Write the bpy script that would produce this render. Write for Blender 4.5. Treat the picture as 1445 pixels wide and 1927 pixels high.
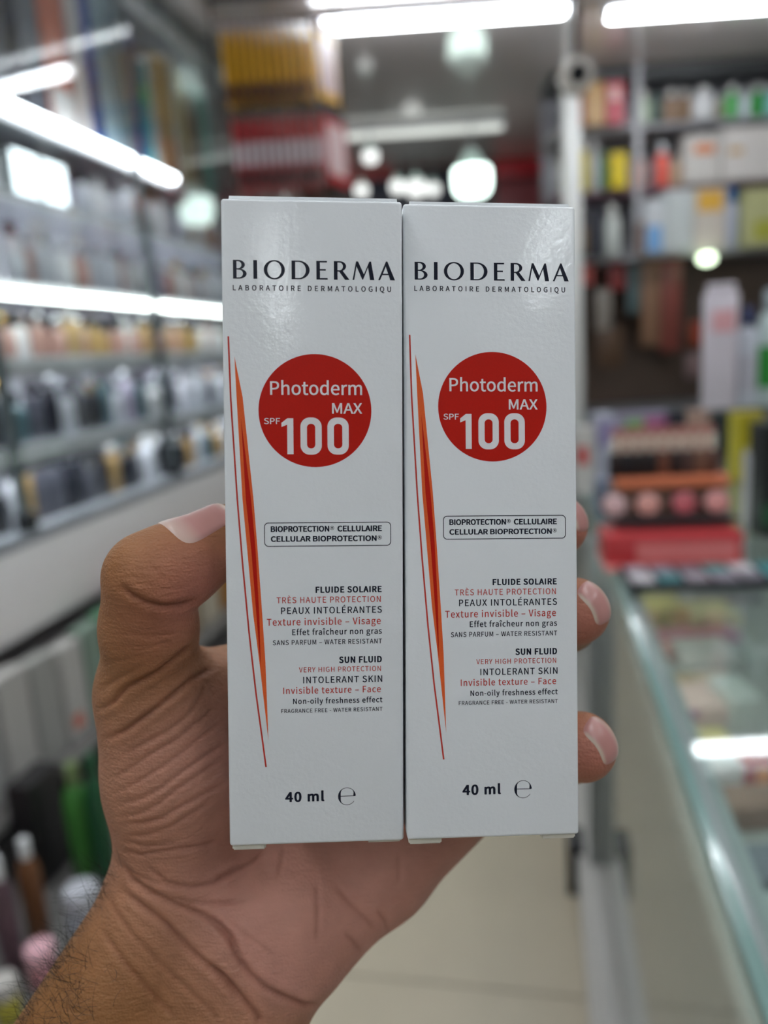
import bpy, bmesh, math, random
import numpy as np
from mathutils import Matrix, Vector
from mathutils.geometry import tessellate_polygon

scene = bpy.context.scene
for o in list(bpy.data.objects):
    bpy.data.objects.remove(o, do_unlink=True)
COL = scene.collection
random.seed(7)

# ------------------------------------------------------------------ camera
FPX, IW, IH = 1448.0, 1445.0, 1927.0
Yc = Vector((283, 323, -FPX)).normalized()           # aisle direction seen from the camera
_r = math.radians(1.3)
Zc = Vector((-math.sin(_r), math.cos(_r), 0))
Zc = (Zc - Yc * Zc.dot(Yc)).normalized()
Xc = Yc.cross(Zc)
R3 = Matrix((Xc, Yc, Zc))                            # camera axes -> world axes
EYE = Vector((0, 0, 1.35))
CAMM = Matrix.Translation(EYE) @ R3.to_4x4()
cd = bpy.data.cameras.new('camera')
cam = bpy.data.objects.new('camera', cd)
COL.objects.link(cam)
cam.matrix_world = CAMM
cd.sensor_fit = 'VERTICAL'
cd.sensor_height = 36.0
cd.sensor_width = 36.0
cd.lens = 36.0 * FPX / IH
cd.clip_start = 0.01
cd.clip_end = 60
cd.dof.use_dof = True
cd.dof.focus_distance = 0.174
cd.dof.aperture_fstop = cd.lens / 3.9                # aperture about 3.9 mm across
scene.camera = cam

# ------------------------------------------------------------------ world, view
w = bpy.data.worlds.new('world')
scene.world = w
w.use_nodes = True
w.node_tree.nodes['Background'].inputs[0].default_value = (0.55, 0.58, 0.62, 1)
w.node_tree.nodes['Background'].inputs[1].default_value = 0.05
vs = scene.view_settings
vs.view_transform = 'Standard'
vs.look = 'None'
vs.exposure = 0.88
vs.gamma = 1.0
vs.use_curve_mapping = False
TUBE_POWER = 15.0
cy = scene.cycles
cy.max_bounces = 6; cy.diffuse_bounces = 3; cy.glossy_bounces = 3; cy.transmission_bounces = 3; cy.transparent_max_bounces = 8
cy.caustics_reflective = False; cy.caustics_refractive = False
cy.use_light_tree = False; cy.use_adaptive_sampling = True; cy.adaptive_threshold = .04

# ------------------------------------------------------------------ helpers
def ray(px, py):
    return R3 @ Vector(((px - IW / 2) / FPX, (IH / 2 - py) / FPX, -1.0))
def onx(px, py, x):
    d = ray(px, py); return EYE + d * (x / d.x)
def ony(px, py, y):
    d = ray(px, py); return EYE + d * (y / d.y)
def onz(px, py, z):
    d = ray(px, py); return EYE + d * ((z - EYE.z) / d.z)
TA = math.atan2(0.19, 0.98)                          # cross direction of the shop
TV, NV = Vector((math.cos(TA), math.sin(TA), 0)), Vector((-math.sin(TA), math.cos(TA), 0))
def tf(a, D, z):
    v = TV * a + NV * D; return Vector((v.x, v.y, z))
def onD(px, py, D):
    d = ray(px, py); s = D / NV.dot(d); p = EYE + d * s
    return TV.dot(p), p.z

MATS = {}
def mat(name, col, rough=0.5, metal=0.0, emit=0.0, var=0.06, scale=40.0, trans=0.0, coat=0.0, bump=0.0):
    if name in MATS:
        return MATS[name]
    m = bpy.data.materials.new(name)
    m.use_nodes = True
    nt = m.node_tree
    b = nt.nodes['Principled BSDF']
    b.inputs['Roughness'].default_value = rough
    b.inputs['Metallic'].default_value = metal
    b.inputs['Transmission Weight'].default_value = trans
    b.inputs['Coat Weight'].default_value = coat
    tc = nt.nodes.new('ShaderNodeTexCoord')
    nz = nt.nodes.new('ShaderNodeTexNoise')
    nz.inputs['Scale'].default_value = scale
    nz.inputs['Detail'].default_value = 3
    nt.links.new(tc.outputs['Object'], nz.inputs['Vector'])
    mx = nt.nodes.new('ShaderNodeMix'); mx.data_type = 'RGBA'
    mx.inputs['A'].default_value = tuple(max(0, c * (1 - var)) for c in col) + (1,)
    mx.inputs['B'].default_value = tuple(min(1, c * (1 + var)) for c in col) + (1,)
    nt.links.new(nz.outputs['Fac'], mx.inputs['Factor'])
    nt.links.new(mx.outputs['Result'], b.inputs['Base Color'])
    if emit:
        b.inputs['Emission Color'].default_value = tuple(col) + (1,)
        b.inputs['Emission Strength'].default_value = emit
    if bump:
        bp = nt.nodes.new('ShaderNodeBump')
        bp.inputs['Strength'].default_value = bump
        bp.inputs['Distance'].default_value = 0.0005
        nt.links.new(nz.outputs['Fac'], bp.inputs['Height'])
        nt.links.new(bp.outputs['Normal'], b.inputs['Normal'])
    MATS[name] = m
    return m

def pane_mat(name, tint, refl_ior=1.5, rough=0.02, haze=0.0):
    if name in MATS: return MATS[name]
    m = bpy.data.materials.new(name); m.use_nodes = True
    nt = m.node_tree; nt.nodes.clear()
    out = nt.nodes.new('ShaderNodeOutputMaterial')
    tr = nt.nodes.new('ShaderNodeBsdfTransparent'); tr.inputs[0].default_value = tuple(tint) + (1,)
    gl = nt.nodes.new('ShaderNodeBsdfGlossy'); gl.inputs['Roughness'].default_value = rough
    gl.inputs['Color'].default_value = (1, 1, 1, 1)
    lw = nt.nodes.new('ShaderNodeLayerWeight'); lw.inputs['Blend'].default_value = .5
    pw = nt.nodes.new('ShaderNodeMath'); pw.operation = 'POWER'; pw.inputs[1].default_value = 5.0
    fr = nt.nodes.new('ShaderNodeMath'); fr.operation = 'MULTIPLY_ADD'; fr.inputs[1].default_value = .9
    fr.inputs[2].default_value = ((refl_ior - 1) / (refl_ior + 1)) ** 2
    nt.links.new(lw.outputs['Facing'], pw.inputs[0]); nt.links.new(pw.outputs[0], fr.inputs[0])
    mx = nt.nodes.new('ShaderNodeMixShader')
    nt.links.new(fr.outputs[0], mx.inputs[0]); nt.links.new(tr.outputs[0], mx.inputs[1]); nt.links.new(gl.outputs[0], mx.inputs[2])
    last = mx
    if haze:
        df = nt.nodes.new('ShaderNodeBsdfDiffuse'); df.inputs[0].default_value = (.7, .75, .75, 1)
        m2 = nt.nodes.new('ShaderNodeMixShader'); m2.inputs[0].default_value = haze
        nt.links.new(mx.outputs[0], m2.inputs[1]); nt.links.new(df.outputs[0], m2.inputs[2]); last = m2
    nt.links.new(last.outputs[0], out.inputs[0])
    MATS[name] = m
    return m

def c8(r, g, b, k=1.0):
    f = lambda v: min(1.0, (((v / 255 + 0.055) / 1.055) ** 2.4 if v > 10 else v / 255 / 12.92) * k)
    return (f(r), f(g), f(b))

def tag(o, label, cat, group=None, kind=None):
    o['label'] = label
    if cat: o['category'] = cat
    if group: o['group'] = group
    if kind: o['kind'] = kind
    return o
def thing(name, label, cat, loc=(0, 0, 0), rz=0.0, group=None):
    o = bpy.data.objects.new(name, None)
    o.empty_display_size = 0.02
    COL.objects.link(o)
    o.location = loc; o.rotation_euler = (0, 0, rz)
    return tag(o, label, cat, group)
def part(name, me, m, parent=None, loc=(0, 0, 0), rot=(0, 0, 0), smooth=False):
    if me.users == 0 and smooth:
        for p in me.polygons: p.use_smooth = True
    o = bpy.data.objects.new(name, me)
    COL.objects.link(o)
    if m is not None:
        if len(me.materials) == 0: me.materials.append(m)
        if me.materials[0] is not m:
            o.material_slots[0].link = 'OBJECT'; o.material_slots[0].material = m
    o.parent = parent
    o.location = loc; o.rotation_euler = rot
    return o
def struct(name, me, m, label, parent=None, loc=(0, 0, 0), rot=(0, 0, 0), cat=None):
    o = part(name, me, m, parent, loc, rot)
    o['kind'] = 'structure'
    if label: o['label'] = label
    if cat: o['category'] = cat
    return o

_box = {}
def box_me(sx, sy, sz, bev=0.0, seg=2):
    """box centred in x,y standing on z=0"""
    k = (round(sx, 5), round(sy, 5), round(sz, 5), bev, seg)
    if k in _box: return _box[k]
    bm = bmesh.new()
    bmesh.ops.create_cube(bm, size=1)
    for v in bm.verts: v.co = Vector((v.co.x * sx, v.co.y * sy, (v.co.z + .5) * sz))
    if bev: bmesh.ops.bevel(bm, geom=bm.edges[:], offset=bev, segments=seg, affect='EDGES', profile=0.5)
    me = bpy.data.meshes.new('box'); bm.to_mesh(me); bm.free()
    if bev and seg > 1:
        for p in me.polygons: p.use_smooth = True
        try: me.set_sharp_from_angle(angle=math.radians(40))
        except Exception: pass
    _box[k] = me
    return me
_lathe = {}
def lathe_me(prof, n=20, sx=1.0, sy=1.0):
    k = (tuple(prof), n, sx, sy)
    if k in _lathe: return _lathe[k]
    vs_, fs = [], []
    m_ = len(prof)
    for r, z in prof:
        for i in range(n):
            a = 2 * math.pi * i / n
            vs_.append((r * math.cos(a) * sx, r * math.sin(a) * sy, z))
    for j in range(m_ - 1):
        for i in range(n):
            fs.append((j * n + i, j * n + (i + 1) % n, (j + 1) * n + (i + 1) % n, (j + 1) * n + i))
    fs.append(tuple(range(n))[::-1]); fs.append(tuple(range((m_ - 1) * n, m_ * n)))
    me = bpy.data.meshes.new('lathe'); me.from_pydata(vs_, [], fs); me.update()
    for p in me.polygons: p.use_smooth = len(p.vertices) == 4
    try: me.set_sharp_from_angle(angle=math.radians(50))
    except Exception: pass
    _lathe[k] = me
    return me
def cyl(r, z0, z1, n=16): return lathe_me(((r, z0), (r, z1)), n)

# ------------------------------------------------------------------ the room
CEIL = 2.75
grout = mat('grout', c8(120, 112, 100), .8)
floor = struct('floor', box_me(9, 13, .05), grout, 'beige tiled shop floor', loc=(0.5, 3.0, -.056))
tile_m = mat('floor_tile', c8(196, 184, 162), .35, var=.08, scale=6)
tm = box_me(.596, .596, .0055, .0015, 1)
for i in range(-4, 3):
    for j in range(-1, 12):
        o = part('tile', tm, tile_m, floor, (-.2 + i * .6, -.1 + j * .6, -.0005))
        o.matrix_parent_inverse = Matrix.Translation((-.5, -3.0, .056))
ceil_m = mat('ceiling_gloss', c8(222, 214, 214), .16, coat=.6, var=.04, scale=2)
struct('ceiling', box_me(9, 13, .08), ceil_m, 'glossy grey ceiling reflecting the lamps', loc=(.5, 3.0, CEIL))
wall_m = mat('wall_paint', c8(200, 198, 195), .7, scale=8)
struct('wall_left', box_me(.1, 13, CEIL), wall_m, 'pale wall behind the perfume cabinet', loc=(-1.83, 3.0, -.001))
struct('wall_right', box_me(.1, 13, CEIL), wall_m, 'pale wall on the right side of the shop', loc=(3.6, 3.0, -.001))
struct('wall_rear', box_me(9, .1, CEIL), wall_m, 'pale wall at the shop entrance end', loc=(.5, -3.3, -.001))
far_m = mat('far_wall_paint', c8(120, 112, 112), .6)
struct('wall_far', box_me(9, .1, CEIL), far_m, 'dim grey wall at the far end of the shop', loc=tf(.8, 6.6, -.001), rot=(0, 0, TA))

# ------------------------------------------------------------------ ceiling tubes
tube_m = mat('tube_light', (0.91, 0.96, 1.0), .4, emit=TUBE_POWER, var=0)
tube_strong = mat('tube_light_strong', (0.90, 0.965, 1.0), .4, emit=TUBE_POWER * 1.28, var=0)
housing_m = mat('tube_housing', c8(225, 225, 228), .4)
def tube(a, D, label, group=None, m=None, turn=0.0):
    t = thing('tube_light', label, 'light', tf(a, D, CEIL - .062), TA + turn, group)
    part('housing', box_me(1.1, .09, .03, .006), housing_m, t, (0, 0, .031))
    part('diffuser', box_me(1.06, .062, .03, .012), m or tube_m, t, (0, 0, .002))
    for s in (-1, 1): part('end_cap', box_me(.02, .07, .036, .005), housing_m, t, (s * .541, 0, .0))
    return t
tube(.33, 3.62, 'long bright white tube light on the ceiling above the two cartons')
tube(1.60, 3.71, 'bright white tube light on the ceiling at the top right corner')
tube(.33, 5.35, 'far dim tube light on the ceiling behind the pendant lamp', m=mat('tube_dim', (.9, .93, .88), .4, emit=.45, var=0))
for a, D, tn in ((.33, 1.75, 0), (1.6, 1.75, 0), (-.18, -2.05, math.pi / 2), (1.1, -1.15, math.pi / 2), (-.95, -1.15, math.pi / 2), (.75, .3, math.pi / 2), (-.65, .3, math.pi / 2), (1.9, .3, math.pi / 2)):  # unseen tubes, most of them added to light the cartons and hand
    tube(a, D, 'unseen white tube light on the ceiling nearer the entrance, out of the picture', 'unseen tube lights near the entrance', tube_strong if D < -1 else None, tn)

# ------------------------------------------------------------------ pendant lamps
bulb_m = mat('bulb_glow', (0.80, 1.0, 0.92), .4, emit=2.6, var=0)
bulb_small = mat('bulb_small_glow', (0.93, 0.95, 0.93), .4, emit=.75, var=0)
bulbtop_m = mat('bulb_top', c8(190, 215, 205), .5, emit=.25, var=0)
cap_m = mat('lamp_socket', c8(190, 195, 195), .4)
def pendant(p, s, label, group=None, drop=None):
    t = thing('pendant_lamp', label, 'lamp', p, 0, group)
    g = part('bulb', lathe_me(((.03 * s, -.115 * s), (.085 * s, -.11 * s), (.112 * s, -.085 * s), (.122 * s, -.04 * s), (.122 * s, .04 * s), (.112 * s, .06 * s)), 24), bulb_m if s > .8 else bulb_small, t)
    part('cooling_collar', lathe_me(((.112 * s, .06 * s), (.1 * s, .075 * s), (.07 * s, .11 * s), (.05 * s, .15 * s), (.045 * s, .16 * s)), 24), bulbtop_m, t)
    part('socket', cyl(.03 * s, .16 * s, .21 * s), cap_m, t)
    part('cord', cyl(.005, .21 * s, CEIL - p[2] - .005, 8), cap_m, t)
    return t
a_, z_ = onD(888, 335, 5.2)
pendant(tf(a_, 5.2, z_), .95, 'large glowing white pendant bulb above the right carton')
for (px, py, D, s) in ((697, 293, 5.0, .36), (680, 357, 6.2, .40), (783, 352, 6.0, .55), (748, 350, 6.1, .42), (815, 355, 6.2, .38)):
    a_, z_ = onD(px, py, D)
    pendant(tf(a_, D, min(z_, 2.62)), s, 'small round white lamp in the far end of the shop', 'small far lamps')

# ------------------------------------------------------------------ bottles and boxes
def bottle_square(label, group, loc, rz, bw, bd, bh, bodym, capm, caph=.03, capr=.014):
    t = thing('perfume_bottle', label, 'perfume', loc, rz, group)
    part('body', box_me(bw, bd, bh, .006), bodym, t)
    part('collar', cyl(capr * .8, bh, bh + .008), MATS['silver'], t)
    part('cap', box_me(capr * 2, capr * 1.8, caph, .004), capm, t, (0, 0, bh + .007))
    return t
def bottle_round(label, group, loc, rz, r, h, bodym, capm, caph=.035, name='perfume_bottle', cat='perfume', flat=1.0, band=None):
    t = thing(name, label, cat, loc, rz, group)
    rr = round(r, 3); hh = round(h, 3)
    part('body', lathe_me(((rr * .9, 0), (rr, .006), (rr, hh * .8), (rr * .8, hh * .93), (rr * .42, hh)), 20, 1, flat), bodym, t)
    part('cap', lathe_me(((rr * .45, hh - .002), (rr * .5, hh), (rr * .5, hh + caph * .85), (rr * .42, hh + caph)), 16), capm, t)
    if band:
        part('label_band', lathe_me(((rr * 1.01, hh * .2), (rr * 1.02, hh * .22), (rr * 1.02, hh * .62), (rr * 1.01, hh * .64)), 20, 1, flat), band, t)
    return t
def carton(label, loc, rz, sx, sy, sz, m, panel=None, panel2=None, group=None, name='carton', cat='box', face=-1):
    t = thing(name, label, cat, loc, rz, group)
    part('body', box_me(sx, sy, sz, .002, 1), m, t)
    if panel:
        pm, x0, x1, z0, z1 = panel
        part('front_panel', box_me(sx * (x1 - x0), .002, sz * (z1 - z0)), pm, t, (sx * ((x0 + x1) / 2 - .5), face * sy / 2, sz * z0))
    if panel2:
        pm, x0, x1, z0, z1 = panel2
        part('front_panel', box_me(sx * (x1 - x0), .002, sz * (z1 - z0)), pm, t, (sx * ((x0 + x1) / 2 - .5), face * sy / 2, sz * z0))
    return t
silver = mat('silver', c8(225, 225, 230), .1, metal=1)
gold = mat('gold', c8(220, 180, 110), .22, metal=1)
black = mat('black_gloss', c8(28, 30, 38), .25)
P = lambda n, r, g, b, **k: mat(n, c8(r, g, b), k.pop('rough', .4), **k)

# ------------------------------------------------------------------ left display cabinet
LX = -1.40            # shelf front edges
cabY0, cabY1 = .2, 4.3
cabL = cabY1 - cabY0; cabYc = (cabY0 + cabY1) / 2
cab = thing('display_cabinet', 'long glazed white perfume cabinet with lit shelves along the left wall', 'cabinet', (LX, cabYc, 0))
cabw = P('cabinet_white', 205, 205, 208)
cabback = P('cabinet_back', 205, 202, 210, rough=.25)
steel = P('upright_steel', 90, 98, 100, rough=.35)
led_m = mat('shelf_led', (0.92, 0.96, 1.0), .4, emit=10.0, var=0)
led_soft = mat('shelf_led_soft', (0.94, 1.0, 0.96), .4, emit=6.5, var=0)
part('back_panel', box_me(.02, cabL, 2.65), cabback, cab, (-.36, 0, .02))
part('plinth', box_me(.3, cabL, .12), steel, cab, (-.18, 0, .0))
part('ledge_fascia', box_me(.05, cabL, .23, .004), P('ledge_white', 243, 240, 240, rough=.35), cab, (.025, 0, .665))
part('ledge_rail', box_me(.06, cabL, .035, .004), P('ledge_rail', 172, 174, 182, rough=.3), cab, (.02, 0, .896))
part('deck', box_me(.34, cabL, .03), cabw, cab, (-.17, 0, .88))
SHELVES = [(1.155, .022), (1.395, .022), (1.60, .03), (1.845, .014), (2.07, .03)]
glass_shelf = P('shelf_edge', 196, 200, 208, rough=.2)
for z, th in SHELVES:
    part('shelf', box_me(.30, cabL, th), glass_shelf, cab, (-.165, 0, z - th))
    lp = .02 if th < .02 else .056 if z < 1.5 else .04
    part('shelf_lip', box_me(.012, cabL, lp, .003), cabw, cab, (-.005, 0, z - lp - .0005))
    if z < 1.5: part('light_strip', box_me(.02, 3.4, .008, .002), mat('lip_fill_led', (.94, .97, 1), .4, emit=9.0, var=0), cab, (-.035, 2.4 - cabYc, z - th - .009))  # hidden strip added to brighten the goods below the shelf
part('light_strip', box_me(.03, 1.95, .02, .005), led_m, cab, (.012, 2.08 - cabYc, 2.055))
part('light_strip', box_me(.03, 2.6, .02, .005), led_soft, cab, (.012, 2.2 - cabYc, 1.555))
part('light_strip', box_me(.02, 3.4, .008, .002), MATS['lip_fill_led'], cab, (-.06, 2.4 - cabYc, 2.69))  # strip added to brighten the top compartment
part('light_strip', box_me(.012, 3.4, .012, .003), MATS['lip_fill_led'], cab, (-.30, 2.4 - cabYc, 1.603))  # strip added at the back to brighten the third shelf row
part('top_valance', box_me(.012, cabL, .07, .003), cabw, cab, (-.02, 0, 2.63))
for y in (1.82, 2.72, 3.5, 4.28):
    u = part('upright', box_me(.02, .03, 1.80, .003), steel, cab, (.03, y - cabYc, .93))
    part('foot', box_me(.035, .05, .05, .004), black, u, (.005, 0, -.001))
part('header', box_me(.34, cabL, .03), steel, cab, (-.17, 0, 2.70))
pane = pane_mat('cabinet_glass', (.93, .96, .96), 1.55)
for y0, y1 in ((.25, 1.02), (1.03, 1.81), (1.83, 2.70), (2.74, 3.48), (3.52, 4.26)):
    part('glass_door', box_me(.005, y1 - y0, 1.78), pane, cab, (.10, (y0 + y1) / 2 - cabYc, .935))

bods = [('clear', P('glass_clear', 226, 226, 234, rough=.12, coat=.5)), ('smoky grey', P('glass_smoke', 92, 92, 104, rough=.12, coat=.5)),
        ('dark', P('glass_dark', 40, 42, 55, rough=.12, coat=.5)), ('amber gold', P('glass_amber', 196, 160, 105, rough=.15, coat=.5)),
        ('lilac', P('glass_lilac', 190, 178, 202, rough=.15, coat=.5)), ('rose', P('glass_rose', 205, 160, 150, rough=.15, coat=.5)),
        ('teal', P('glass_teal', 90, 120, 128, rough=.15, coat=.5)), ('white', P('glass_white', 240, 238, 240, rough=.25))]
caps = [('silver', silver), ('gold', gold), ('black', black), ('white', P('cap_white', 230, 230, 232))]
ROWS = [(.911, .205, 'on the left cabinet bottom deck', [1, 2, 1, 3, 6, 0, 2], 1.25, 3.9),
        (1.156, .20, 'on the left cabinet first shelf', [0, 1, 7, 2, 6, 0, 4], 1.35, 4.0),
        (1.396, .15, 'on the left cabinet second shelf', [2, 3, 7, 5, 2, 1, 3], 1.4, 4.1),
        (1.601, .21, 'on the left cabinet third shelf', [0, 4, 7, 5, 0, 0, 7], 1.45, 4.15),
        (1.846, .19, 'on the left cabinet top glass shelf', [4, 0, 5, 3, 7, 0, 0], 1.45, 4.15)]
SPOT0, SPOT1 = onx(62, 402, LX - .04).y - .075, onx(113, 402, LX - .04).y + .075
for z, hmax, where, pal, y0, y1 in ROWS:
    y = y0; i = 0
    while y < y1:
        bi = random.choice(pal); ci = random.choice([0, 0, 1, 2, 3, 0])
        bw = random.choice((.056, .066, .078)); bh = hmax * random.choice((.55, .62, .72))
        bn, bm_ = bods[bi]; cn, cm_ = caps[ci]
        shape = random.random() < .55
        lab = '%s %s perfume bottle with %s cap %s' % (bn, 'square' if shape else 'round', cn, where)
        loc = (LX - .05 - random.random() * .04, y + bw / 2, z)
        if shape: bottle_square(lab, 'perfumes ' + where, loc, random.uniform(-.2, .2) + math.pi / 2, bw, .03, bh, bm_, cm_, caph=.034)
        else: bottle_round(lab, 'perfumes ' + where, loc, random.uniform(-.2, .2), bw / 2, bh, bm_, cm_)
        y += bw + random.choice((.005, .01, .016)); i += 1
        if z == 1.846 and SPOT0 < y + .08 and y < SPOT1: y = SPOT1 + .005
        if i % 3 == 0:   # back row
            bw2 = .05; b2 = random.choice(pal)
            lab = '%s carton behind the perfume bottles %s' % (bods[b2][0], where)
            carton(lab, (LX - .25, y - .05, z), 0, .05, .06, hmax * .95, bods[b2][1], group='rear cartons ' + where)
# added glowing squares in the cabinet, standing in for reflections in its glass
for px_ in (62, 113):
    pq = onx(px_, 402, LX - .04)
    s = thing('reflection_square', ('nearer' if px_ < 80 else 'farther') + ' of two white glowing squares standing in for reflections in the left cabinet glass', 'light', (LX - .075, pq.y, 1.8465))
    part('square_body', box_me(.06, .12, .135, .008), cap_m, s)
    part('square_face', box_me(.01, .11, .12, .004), mat('reflection_glow', (.86, .96, 1), .4, emit=1.6, var=0), s, (.032, 0, .01))

# tall boxes in the top compartment
TOP = [(1.55, .16, .50, (52, 58, 74), 'slate blue'), (1.80, .20, .46, (60, 62, 78), 'wide slate'), (2.08, .14, .52, (52, 56, 66), 'charcoal'), (2.265, .11, .50, (60, 64, 76), 'narrow charcoal'),
       (2.40, .13, .56, (188, 96, 66), 'orange'), (2.525, .07, .58, (196, 190, 190), 'white'), (2.60, .055, .58, (40, 70, 150), 'royal blue'), (2.69, .085, .58, (150, 170, 180), 'pale grey'),
       (2.785, .07, .58, (120, 140, 150), 'blue grey'), (2.88, .07, .50, (66, 66, 130), 'indigo'), (2.97, .07, .40, (48, 130, 140), 'teal'), (3.05, .06, .44, (180, 178, 176), 'light grey'),
       (3.13, .08, .46, (160, 122, 40), 'mustard'), (3.22, .07, .50, (172, 165, 155), 'beige'), (3.31, .08, .46, (140, 120, 60), 'olive gold'), (3.41, .08, .42, (110, 80, 60), 'brown'),
       (3.53, .10, .46, (80, 150, 140), 'turquoise'), (3.66, .10, .50, (120, 120, 122), 'mid grey'), (3.80, .12, .5, (70, 40, 44), 'maroon'), (3.96, .13, .5, (150, 140, 130), 'taupe'), (4.12, .12, .45, (60, 60, 66), 'dark grey')]
for y, dy, h, c, n in TOP:
    m = P('topbox_%s_%d' % (n.replace(' ', '_'), c[0]), *c)
    pan = None
    if n == 'orange': pan = (P('print_white', 205, 200, 198), 0, 1, 0.0, .25)
    if n == 'royal blue': pan = (P('print_blue_dark', 30, 50, 110), 0, 1, .1, .4)
    if n == 'teal': pan = (P('print_green', 70, 160, 110), .0, 1, .62, .8)
    if n == 'mustard': pan = (P('print_red_dark', 120, 30, 35), 0, 1, .0, .12)
    carton('tall %s box in the top compartment of the left cabinet, %s' % (n, 'near end' if y < 2.3 else 'middle' if y < 3.2 else 'far end'), (LX - .09, y, 2.0705), math.pi / 2, dy * .94, .12, min(h, .555), m, pan, name='tall_box', face=-1)

# goods below the ledge on a low bench
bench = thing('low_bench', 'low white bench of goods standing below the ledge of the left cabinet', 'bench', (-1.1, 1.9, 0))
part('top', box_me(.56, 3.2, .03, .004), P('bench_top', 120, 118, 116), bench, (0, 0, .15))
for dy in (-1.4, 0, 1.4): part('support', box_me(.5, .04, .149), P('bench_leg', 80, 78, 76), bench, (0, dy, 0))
wcap = P('cap_white2', 215, 220, 222)
def low(px, py, ptop, x, wpx, kind, cols, label, **k):
    """item with its foot seen at (px,py): stands on the bench at depth x"""
    p = onz(px, py, .1815); d = (R3.transposed() @ (p - EYE)).z * -1
    h = (py - ptop) * d / FPX * 1.02; wd = wpx * d / FPX
    return p, h, wd
LOW = [(75, 1760, 1560, 40, 'b', (112, 72, 44), (225, 228, 230), 'brown lotion bottle with white cap on the bench under the ledge'),
       (30, 1830, 1590, 42, 'b', (92, 70, 78), (225, 228, 230), 'plum coloured lotion bottle with white cap on the bench under the ledge'),
       (165, 1640, 1420, 48, 'b', (60, 120, 50), (120, 140, 90), 'bright green bottle with pale cap on the bench beside the thumb'),
       (205, 1650, 1400, 40, 'b', (30, 80, 50), (40, 90, 60), 'dark green bottle on the bench next to the wrist'),
       (85, 1850, 1770, 52, 'j', (215, 150, 160), (230, 180, 190), 'pink jar on the bench near the arm hair'),
       (165, 1760, 1660, 60, 'j', (165, 170, 180), (190, 192, 200), 'grey white jar on the bench beside the wrist'),
       (20, 1920, 1830, 46, 'j', (170, 160, 60), (200, 196, 190), 'yellow jar on the bench at the lower left corner'),
       (60, 1640, 1440, 90, 'c', (32, 30, 32), None, 'black carton on the bench behind the brown bottle'),
       (135, 1590, 1440, 46, 'c', (44, 40, 42), None, 'charcoal carton on the bench behind the green bottles')]
for px, py, pt, wpx, kind, c, cc, lab in LOW:
    p, h, wd = low(px, py, pt, 0, wpx, kind, c, lab)
    m = P('low_%d_%d_%d' % c, *c)
    if kind == 'b': bottle_round(lab, None, p, 0, wd / 2, h * .82, m, P('lowcap_%d_%d_%d' % cc, *cc), caph=h * .18, name='lotion_bottle', cat='bottle')
    elif kind == 'j': 
        t = thing('cream_jar', lab, 'jar', p)
        part('body', lathe_me(((wd * .45, 0), (wd * .5, .005), (wd * .5, h * .6), (wd * .46, h * .62)), 20), m, t)
        part('lid', lathe_me(((wd * .5, h * .63), (wd * .52, h * .65), (wd * .52, h * .95), (wd * .48, h)), 20), P('lowcap_%d_%d_%d' % cc, *cc), t)
    else: carton(lab, Vector((max(p.x, -1.165), p.y, p.z)), math.pi / 2, wd, .06, h, m)
# packs standing on a stepped shelf in the shadow under the ledge
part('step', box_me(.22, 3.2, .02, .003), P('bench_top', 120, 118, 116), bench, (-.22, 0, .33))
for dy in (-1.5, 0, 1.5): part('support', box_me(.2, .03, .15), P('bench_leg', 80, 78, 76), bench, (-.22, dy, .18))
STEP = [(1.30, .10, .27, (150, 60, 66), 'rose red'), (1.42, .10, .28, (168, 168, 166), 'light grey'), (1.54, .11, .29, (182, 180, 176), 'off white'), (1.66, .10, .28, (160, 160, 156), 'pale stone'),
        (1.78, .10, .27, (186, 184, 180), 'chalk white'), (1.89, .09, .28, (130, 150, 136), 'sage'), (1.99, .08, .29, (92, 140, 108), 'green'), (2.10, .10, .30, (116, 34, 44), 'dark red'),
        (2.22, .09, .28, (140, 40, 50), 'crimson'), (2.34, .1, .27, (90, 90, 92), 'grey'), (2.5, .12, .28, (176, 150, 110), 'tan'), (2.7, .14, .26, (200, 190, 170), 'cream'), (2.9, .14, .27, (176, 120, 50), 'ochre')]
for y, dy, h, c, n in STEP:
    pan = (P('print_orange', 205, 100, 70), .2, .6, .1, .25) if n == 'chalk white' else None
    carton('%s pouch box standing on the step under the ledge of the left cabinet' % n, (-1.29, y, .3505), math.pi / 2, dy, .05, h, P('step_' + n.replace(' ', '_'), *c), pan, name='pouch_box')

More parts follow.
